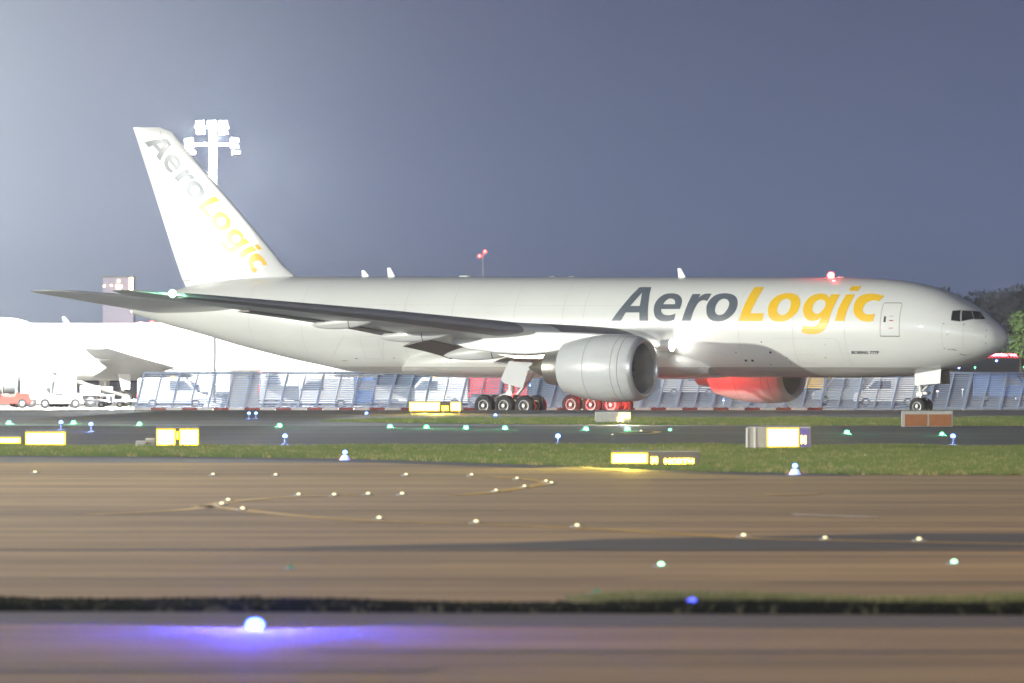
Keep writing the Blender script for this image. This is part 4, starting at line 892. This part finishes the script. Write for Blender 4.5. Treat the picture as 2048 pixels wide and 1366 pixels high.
# ================================================================== service vehicles
def wheels(t, xs, ys, r, w=.22):
    for x in xs:
        for y in ys:
            b = MB(); b.lathe([(-w/2, r*.5), (-w/2, r*.9), (-w*.35, r), (w*.35, r), (w/2, r*.9), (w/2, r*.5)], axis='Y', c=(x, y, r), n=20)
            for q in (-1, 1): b.lathe([(q*w*.48, r*.55, 1), (q*w*.38, r*.25, 1), (q*w*.48, .001, 1)], axis='Y', c=(x, y, r), n=16)
            b.build('wheel', [M['tyre'], M['rim']], t, smooth=True)
def van(mat, loc, rz, label, group=None, L_=4.8, H_=2.1):
    t = empty('service_van', loc, (0, 0, rz), label, 'van', group); W_ = 1.8
    pr = [(-L_/2, .35), (-L_/2, H_ - .1), (-L_/2 + .15, H_), (L_*.18, H_), (L_*.34, H_*.56), (L_*.48, H_*.46), (L_/2, .6), (L_/2, .35)]
    b = MB(); b.prism([(x, -W_/2, z) for x, z in pr], (0, W_, 0)); b.build('body', mat, t, bevel=.06)
    for sd in (-1, 1):
        b = MB(); b.prism([(-L_*.05, sd*(W_/2 + .004), H_*.60), (-L_*.05, sd*(W_/2 + .004), H_*.88), (L_*.17, sd*(W_/2 + .004), H_*.88), (L_*.29, sd*(W_/2 + .004), H_*.60)], (0, sd*.01, 0)); b.build('side_window', M['vglass'], t)
    b = MB(); b.prism([(L_*.195, -W_*.42, H_*.97), (L_*.34, -W_*.42, H_*.60), (L_*.34 + .02, -W_*.42, H_*.60), (L_*.195 + .02, -W_*.42, H_*.97)], (0, W_*.84, 0)); b.build('windscreen', M['vglass'], t)
    for sd in (-1, 1):
        b = MB(); b.box((L_/2, sd*.65, .75), (.05, .25, .14)); b.build('headlight', M['e_white'] if group == 'lit vans' else M['rim'], t)
        b = MB(); b.box((-L_/2, sd*.75, .9), (.05, .12, .3)); b.build('tail_light', emat('tail', (1, .05, .03), 5) if group == 'lit vans' else M['red'], t)
    b = MB(); b.box((0, 0, H_ + .08), (.3, .8, .12)); b.build('roof_beacon', M['body_y'], t, bevel=.03)
    wheels(t, (-L_*.3, L_*.32), (-.8, .8), .34); return t
def tug(mat, loc, rz, label):
    t = empty('tow_tractor', loc, (0, 0, rz), label, 'tractor', None)
    b = MB(); b.prism([(x, -.8, z) for x, z in [(-1.6, .3), (-1.6, .95), (-.5, 1.0), (-.4, .8), (.5, .8), (.6, 1.05), (1.5, .98), (1.65, .3)]], (0, 1.6, 0)); b.build('body', mat, t, bevel=.04)
    b = MB(); b.box((0, 0, 1.95), (1.3, 1.4, .08))
    for x in (-.6, .6):
        for y in (-.65, .65): b.cyl((x, y, .9), (x, y, 1.92), .03, n=6)
    b.build('cab_frame', M['steel'], t); b = MB(); b.box((-.1, 0, .95), (.5, 1.0, .15)); b.box((-.32, 0, 1.25), (.1, 1.0, .5)); b.build('seat', M['signbox'], t, bevel=.03)
    wheels(t, (-1.05, 1.05), (-.72, .72), .33); return t
def trailer(loc, rz, label):
    t = empty('flat_trailer', loc, (0, 0, rz), label, 'trailer', 'flat trailers on the apron')
    b = MB(); b.box((0, 0, .5), (3.0, 1.5, .16)); b.box((-1.45, 0, .68), (.06, 1.5, .3)); b.box((1.45, 0, .68), (.06, 1.5, .3)); b.build('deck', M['body_w'], t, bevel=.02)
    b = MB(); b.cyl((1.4, 0, .4), (2.1, 0, .3), .03, n=6); b.build('drawbar', M['steel'], t)
    wheels(t, (-1.0, 1.0), (-.6, .6), .22, .14); return t
def cart(loc, rz, label, load=None, group='baggage carts on the apron'):
    t = empty('baggage_cart', loc, (0, 0, rz), label, 'cart', group)
    b = MB(); b.box((0, 0, .5), (2.8, 1.5, .12)); b.build('deck', M['body_w'], t, bevel=.02)
    b = MB(); b.box((0, .72, 1.1), (2.7, .04, 1.0)); b.box((0, 0, 1.65), (2.8, 1.5, .05))
    for x in (-1.35, 0, 1.35): b.cyl((x, -.72, .55), (x, -.72, 1.62), .025, n=6)
    b.build('canopy', M['body_w'] if load is None else load, t)
    b = MB(); b.cyl((1.4, 0, .4), (2.1, 0, .3), .03, n=6); b.build('drawbar', M['steel'], t)
    wheels(t, (-.95, .95), (-.6, .6), .22, .14); return t
def stairs(loc, rz, label, top=3.1, ln=4.6):
    t = empty('passenger_stairs', loc, (0, 0, rz), label, 'stairs', None)
    b = MB()
    n = 15
    for i in range(n): b.box((-ln/2 + ln*.8*(i+.5)/n, 0, .5 + (top - .5)*(i+1)/n - .03), (ln*.8/n, 1.5, .06))
    b.box((ln*.38, 0, top - .03), (ln*.2, 1.6, .08)); b.build('steps', M['steel'], t)
    for sd in (-1, 1):
        b = MB(); b.prism([(-ln/2, sd*.8, .3), (ln*.3, sd*.8, top - .3), (ln*.48, sd*.8, top - .3), (ln*.48, sd*.8, top + 1.0), (ln*.3, sd*.8, top + 1.0), (-ln/2, sd*.8, 1.4)], (0, .04*sd, 0)); b.build('side_panel', M['body_w'], t)
    b = MB(); b.box((.1, 0, .5), (ln*.95, 1.7, .25)); b.cyl((ln*.25, -.6, .5), (ln*.25, -.6, top - .2), .05); b.cyl((ln*.25, .6, .5), (ln*.25, .6, top - .2), .05); b.build('chassis', M['body_w'], t)
    wheels(t, (-ln*.3, ln*.3), (-.75, .75), .3); return t
def loader(loc, rz, label):
    t = empty('belt_loader', loc, (0, 0, rz), label, 'belt loader', None)
    b = MB(); b.box((0, 0, .6), (4.2, 1.8, .5)); b.box((-1.6, -.5, 1.1), (.8, .7, .6)); b.build('chassis', M['body_w'], t, bevel=.05)
    b = MB(); rot = Matrix.Rotation(R(-17), 3, 'Y'); b.box((.4, .2, 1.75), (7.2, .9, .22), 0, rot); b.cyl((.8, .2, .8), (1.6, .2, 2.0), .06); b.build('belt', M['flap'], t)
    wheels(t, (-1.4, 1.4), (-.8, .8), .33); return t
def truck(mat, box_mat, loc, rz, label, boxz=1.1, boxh=2.3, ln=6.5, cat='truck', tank=False):
    t = empty('service_truck', loc, (0, 0, rz), label, cat, None); W_ = 2.3
    b = MB(); b.prism([(x, -W_/2, z) for x, z in [(ln/2 - 1.7, .5), (ln/2 - 1.7, 2.5), (ln/2 - .4, 2.5), (ln/2 - .05, 1.5), (ln/2, .5)]], (0, W_, 0)); b.build('cab', mat, t, bevel=.06)
    b = MB(); b.prism([(ln/2 - .39, -W_*.42, 2.4), (ln/2 - .06, -W_*.42, 1.55), (ln/2 - .03, -W_*.42, 1.55), (ln/2 - .36, -W_*.42, 2.4)], (0, W_*.84, 0)); b.build('windscreen', M['vglass'], t)
    for sd in (-1, 1): b = MB(); b.prism([(ln/2 - 1.4, sd*(W_/2 + .004), 1.55), (ln/2 - 1.4, sd*(W_/2 + .004), 2.3), (ln/2 - .5, sd*(W_/2 + .004), 2.3), (ln/2 - .25, sd*(W_/2 + .004), 1.55)], (0, sd*.01, 0)); b.build('side_window', M['vglass'], t)
    b = MB()
    if tank:
        b.lathe([(-ln/2, .01), (-ln/2 + .02, boxh*.42), (-ln/2 + .25, boxh*.5), (ln/2 - 2.2, boxh*.5), (ln/2 - 1.9, boxh*.42), (ln/2 - 1.88, .01)], c=(0, 0, boxz + boxh/2), n=28, sy=1.0)
    else: b.box((-.95, 0, boxz + boxh/2), (ln - 1.95, W_, boxh))
    b.build('load_box' if not tank else 'tank', box_mat, t, bevel=0 if tank else .04, smooth=tank)
    b = MB(); b.box((-.2, 0, .75), (ln - .5, 1.0, .35)); b.build('chassis', M['signbox'], t)
    wheels(t, (-ln*.28, ln*.33), (-W_*.42, W_*.42), .48, .3); return t
def at(px, y, z=.008): return ((px - 1024)*y/F, y, z)
stairs(at(70, 700), R(170), 'white passenger stairs leaning over the grey tank truck')
truck(M['body_g'], M['body_g'], at(2, 697), R(4), 'grey rounded tank truck cut by the left edge of the photo', 1.0, 1.75, 6.2, tank=True)
stairs(at(112, 703), R(95), 'white passenger stairs turned end on under the rear fuselage', 2.4, 4.0)
truck(M['body_w'], M['body_w'], at(152, 699), R(186), 'white service truck standing left of the airliner wheels', .8, .7, 3.4)
loader(at(170, 704), R(-176), 'belt loader under the passenger jet with a raised brown belt')
trailer(at(62, 690), R(2), 'white flat trailer in front of the stairs, leftmost of the row'); trailer(at(175, 690), R(-2), 'white flat trailer in front of the airliner wheels'); trailer(at(268, 691), R(1), 'white flat trailer just before the end of the fence')
tug(M['body_w'], at(120, 687), R(3), 'small white tow tractor between the baggage carts'); tug(M['body_r'], at(15, 688), R(0), 'small red tow tractor near the left edge')
van(M['body_w'], at(345, 684), R(5), 'white van behind the left end of the fence', 'lit vans')
truck(M['body_w'], M['body_w'], at(485, 694), R(3), 'white box truck beside the floodlight mast', 1.1, 1.7, 6.0)
van(M['body_w'], at(640, 680), R(180), 'white van behind the fence, facing left', 'lit vans'); van(M['body_b'], at(720, 690), R(3), 'blue van behind the middle of the fence', 'lit vans')
truck(M['body_r'], M['body_w'], at(585, 700), R(180), 'white box truck with a red cab behind the fence', 1.1, 2.0, 6.0)
cart(at(560, 676), R(5), 'white cart behind the fence, left of the facing van'); cart(at(790, 678), R(0), 'white cart behind the fence, right of the blue van')
truck(M['body_r'], M['body_r'], at(985, 700), R(2), 'red box truck behind the fence, left of the main wheels', .9, 1.2, 5.0)
van(M['body_w'], at(870, 690), R(176), 'white van behind the fence, left of the red truck', 'lit vans')
# orange-yellow lit vehicle and small cars further right
truck(M['body_y'], M['body_y'], at(1625, 790), R(0), 'yellow truck behind the fence, right of the far engine', .8, 1.1, 5.6)
for px, y, m, nm in [(1740, 820, 'body_b', 'blue'), (1800, 900, 'body_g', 'grey'), (1775, 700, 'body_w', 'white'), (1690, 720, 'body_g', 'grey'), (2010, 760, 'body_b', 'blue'), (1380, 830, 'body_w', 'white')]:
    van(M[m], at(px, y), R(random.choice((0, 180)) + random.uniform(-6, 6)), {1740: 'blue van behind the fence under the forward body', 1800: 'grey van far behind the fence left of the nose wheel', 1775: 'white van low behind the fence right of the blue one', 1690: 'grey van behind the fence, right of the yellow truck', 2010: 'blue van behind the fence at the right edge', 1380: 'white van behind the fence between the engines'}[px], 'unlit vans')
# hut beside the mast
hut = empty('service_hut', at(488, 672, 0), label='low tan hut with a flat roof behind the left part of the fence', cat='hut')
b = MB(); b.box((0, 0, 1.3), (1.9, 1.6, 2.6)); b.build('wall', M['concrete'], hut); b = MB(); b.box((0, 0, 2.66), (2.2, 1.9, .14)); b.build('roof', M['signgrey'], hut)
b = MB(); b.box((.5, -.81, 2.2), (.5, .03, .35)); b.build('window', M['vglass'], hut)
# ================================================================== far lights, towers, trees
def farlamp(px, py, d, r, mat, label, cat='lamp', group=None, power=0, col=(1, 1, 1), key=None):
    """a lamp head on a low post far across the field"""
    x = (px - 1024)*d/F; z = EYE + (HOR - py)*d/F; z = max(z, r)
    t = empty('airfield_lamp', (x, d, 0), label=label, cat=cat, group=group)
    dome('lens', (0, 0, z), r, mat, t)
    b = MB(); b.cyl((0, r*.3, 0), (0, r*.3, z), .05, .04, 6); b.build('post', M['steel'], t); return t
W5 = emat('far_white', (1, .97, .92), 7); B5 = emat('far_blue', (.2, .32, 1), 14); G5 = emat('far_green', (.15, 1, .45), 7); O5 = emat('far_orange', (1, .6, .28), 18); Y5 = emat('far_yellow', (1, .78, .3), 12)
g = 'far field lamps'
for px, py, d, r, m, lab in [(1918, 735, 1500, .17, B5, 'blue lamp under the chin of the nose'), (1950, 735, 1500, .12, G5, 'green lamp right of the blue lamp under the nose'), (1993, 721.5, 2000, .2, B5, 'blue lamp below the red row'), (2015, 674, 3000, .24, W5, 'tiny white lamp at the tip of the nose'), (2030, 697, 2400, .17, B5, 'dim blue lamp above the red row'), (2047, 734, 1500, .12, G5, 'green lamp at the right edge'),
    (1440, 752, 900, .1, B5, 'blue lamp at the belly above the far engine'), (1421, 753, 900, .07, B5, 'smaller blue lamp at the belly above the far engine'), (1447, 800, 720, .09, B5, 'blue lamp under the rear of the far engine'),
    (1741, 758, 850, .11, Y5, 'warm lamp behind the fence under the forward body'), (1712, 788, 760, .06, W5, 'faint lamp behind the fence, left of the blue van'), (1875, 782, 800, .10, W5, 'white lamp right of the nose gear'), (1925, 778, 800, .06, W5, 'faint white lamp behind the right part of the fence'), (1962, 776, 800, .06, G5, 'faint green lamp behind the right part of the fence'),
    (2036, 777, 800, .11, W5, 'white lamp, right one of the pair near the right edge'), (2032, 782, 790, .1, W5, 'white lamp, left one of the pair near the right edge'), (1060, 770, 700, .08, B5, 'blue lamp behind the main gear brace'), (825, 785, 700, .09, W5, 'white lamp behind the middle of the fence, left one'), (834, 787, 700, .07, W5, 'white lamp behind the middle of the fence, right one'), (960, 786, 700, .08, W5, 'white lamp under the red truck'),
    (1806, 774, 810, .1, O5, 'reddish lamp left of the nose gear'), (1480, 783, 760, .09, W5, 'white lamp under the rear of the far engine, right of blue'), (1500, 794, 700, .06, W5, 'faint white lamp under the far engine')]:
    farlamp(px, py, d, r, m, lab, group=g)
for i in range(17):
    farlamp(1976 + i*5.2, 712.5, 2795, .32, M['e_redline'], 'red lamp in the glowing red row at the right edge', group='red row of lamps', cat='lamp')
for i in range(14):
    farlamp(1972 + i*6.3, 717.5, 2500, .17, emat('far_red_dim', (1, .06, .08), 4) if i == 0 else bpy.data.materials['far_red_dim'], 'dim red lamp in the lower red row at the right edge', group='lower red row of lamps', cat='lamp')
def lpole(px, d, h, lamps, label, w=.3):
    x = (px-1024)*d/F; t = empty('obstacle_mast', (x, d, 0), label=label, cat='mast'); b = MB()
    for dx, dy in ((-w, -w), (w, -w), (w, w), (-w, w)): b.cyl((dx, dy, 0), (dx*.4, dy*.4, h), .05, n=5)
    for i in range(int(h/1.2)): 
        z = 1.2*i; k = w*(1 - .6*z/h); b.cyl((-k, -k, z), (k, -k, z + 1.2), .03, n=4); b.cyl((k, -k, z), (-k, -k, z + 1.2), .03, n=4)
    b.build('lattice', M['steel'], t)
    for ppx, ppy, r in lamps:
        zz = EYE + (HOR - ppy)*d/F; xx = (ppx - px)*d/F; b = MB(); b.cyl((0, 0, zz - .3), (xx, 0, zz), .05, n=5); b.build('bracket', M['steel'], t); dome('warning_light', (xx, -.2, zz), r, M['e_red'], t)
lpole(966, 2000, 22.2, [(970, 503, .28), (959, 512, .28)], 'thin far mast with two red warning lights above the body', .25)
# distant terminal tower with lamps
tw = empty('distant_building', ((236-1024)*1800/F, 1800, 0), label='hazy far building with warm lamps behind the tailplane', cat='building')
b = MB(); b.box((0, 4, 8), (5.6, 6, 16)); lamp('POINT', 'wall_fill_light', (tw.location.x + 3, 1780, 6), 9e3, (.9, .86, 1), .5); b.build('wall', pmat('far_wall', (.7, .66, .72), .8), tw)  # unseen lamp added and wall colour paled to stand for haze
b = MB(); b.box((0, 4, 16.1), (5.9, 6.3, .3)); b.build('roof', M['signgrey'], tw)
for ppx, ppy, r in ((262, 555, .42), (262, 563, .42), (262, 571, .42), (262, 579, .42), (237, 562, .25), (235, 573, .45), (240, 573, .4), (208, 572, .2), (222, 571, .2), (247, 584, .42)):
    b = MB(); xx = (ppx - 236)*1800/F; zz = EYE + (HOR - ppy)*1800/F; b.box((xx, .96, zz), (r*1.4, .1, r*1.2)); b.build('lit_window', O5, tw)
# trees
def tree(px, d, h, rad, mat, label, n=900, size=.5, trunk=True):
    x = (px-1024)*d/F; t = empty('tree', (x, d, 0), label=label, cat='tree', group='trees beyond the airfield'); rr = random.Random(int(px*7 + d))
    b = MB(); b.cyl((0, 0, 0), (.1, 0, h*.45), .035*h, .02*h, 8)
    lobes = []
    for i in range(9):
        a = rr.uniform(0, 6.28); q = rr.uniform(.15, .68)*rad; z = h*rr.uniform(.35, .84); lobes.append((Vector((q*math.cos(a), q*math.sin(a), z)), rad*rr.uniform(.28, .5)))
        b.cyl((0, 0, h*.25), lobes[-1][0], .012*h, .005*h, 5)
    lobes.append((Vector((0, 0, h*.82)), rad*.42)); b.build('trunk', M['trunk'], t)
    b = MB(); vs = []; fs = []
    for i in range(n):
        c, r = rr.choice(lobes); v = Vector((rr.gauss(0, 1), rr.gauss(0, 1), rr.gauss(0, 1))).normalized()*r*rr.uniform(.55, 1.08)**.6; v.z *= .8; p = c + v
        q1 = Vector((rr.gauss(0, 1), rr.gauss(0, 1), rr.gauss(0, 1))).normalized()*size*rr.uniform(.5, 1.2); q2 = q1.orthogonal().normalized()*size*rr.uniform(.5, 1)
        o = len(vs); vs += [p - q1, p + q2*.6, p + q1, p - q2*.6]; fs.append((o, o+1, o+2, o+3))
    b.v = [tuple(v) for v in vs]; b.f = fs; b.mi = [0]*len(fs); b.build('crown', mat, t, recalc=False); return t
lamp('POINT', 'tree_fill_light', (61, 1238, 9.5), 9000, (.95, 1, .85), .3)  # unseen lamp added to brighten the nearer green trees
tree(2042, 1250, 8.6, 3.6, M['leaf'], 'bright green bushy tree right of the nose', 2600, .26)
tree(2075, 1300, 9.4, 4.0, M['leaf'], 'green tree cut by the right edge of the photo', 2200, .28)
tl = [(1700, 2900, 17, 9), (1760, 3000, 18, 10), (1820, 2900, 18, 9), (1868, 3000, 20, 10), (1905, 3050, 19.5, 9), (1940, 2900, 18.5, 10), (1972, 3000, 18, 9), (2000, 2950, 20, 10), (2034, 3000, 22.3, 9), (2070, 3000, 21, 10), (2105, 3000, 20, 10)]
names = ['leftmost dark far tree, hidden low behind the body', 'dark far tree behind the forward body, second from the left', 'dark far tree behind the forward body, third from the left', 'dark far tree just left above the cockpit', 'dark far tree above the cockpit roof', 'hazy far tree right above the cockpit windows', 'low hazy far tree over the nose', 'hazy far tree above the tip of the nose', 'tallest dark far tree near the right edge', 'dark far tree cut by the right edge', 'dark far tree beyond the right edge']
for (px, d, h, r), nm in zip(tl, names): tree(px, d, h, r, M['leafdark'], nm, 800, 1.0)
# ================================================================== night haze over the field
b = MB(); b.box((0, 1985, 16.0), (2400, 4130, 34.4))
hz = b.build('haze', None, None); hz.data.materials.clear(); hz['kind'] = 'stuff'; tag(hz, 'thin night haze over the whole airfield', 'haze')
mh = bpy.data.materials.new('haze_volume'); mh.use_nodes = True; nt = mh.node_tree; nt.nodes.clear()
o_ = nt.nodes.new('ShaderNodeOutputMaterial'); pv = nt.nodes.new('ShaderNodeVolumePrincipled'); pv.inputs['Color'].default_value = (.9, .93, 1, 1); pv.inputs['Density'].default_value = .00009; pv.inputs['Anisotropy'].default_value = .7
nt.links.new(pv.outputs[0], o_.inputs['Volume']); hz.data.materials.append(mh)
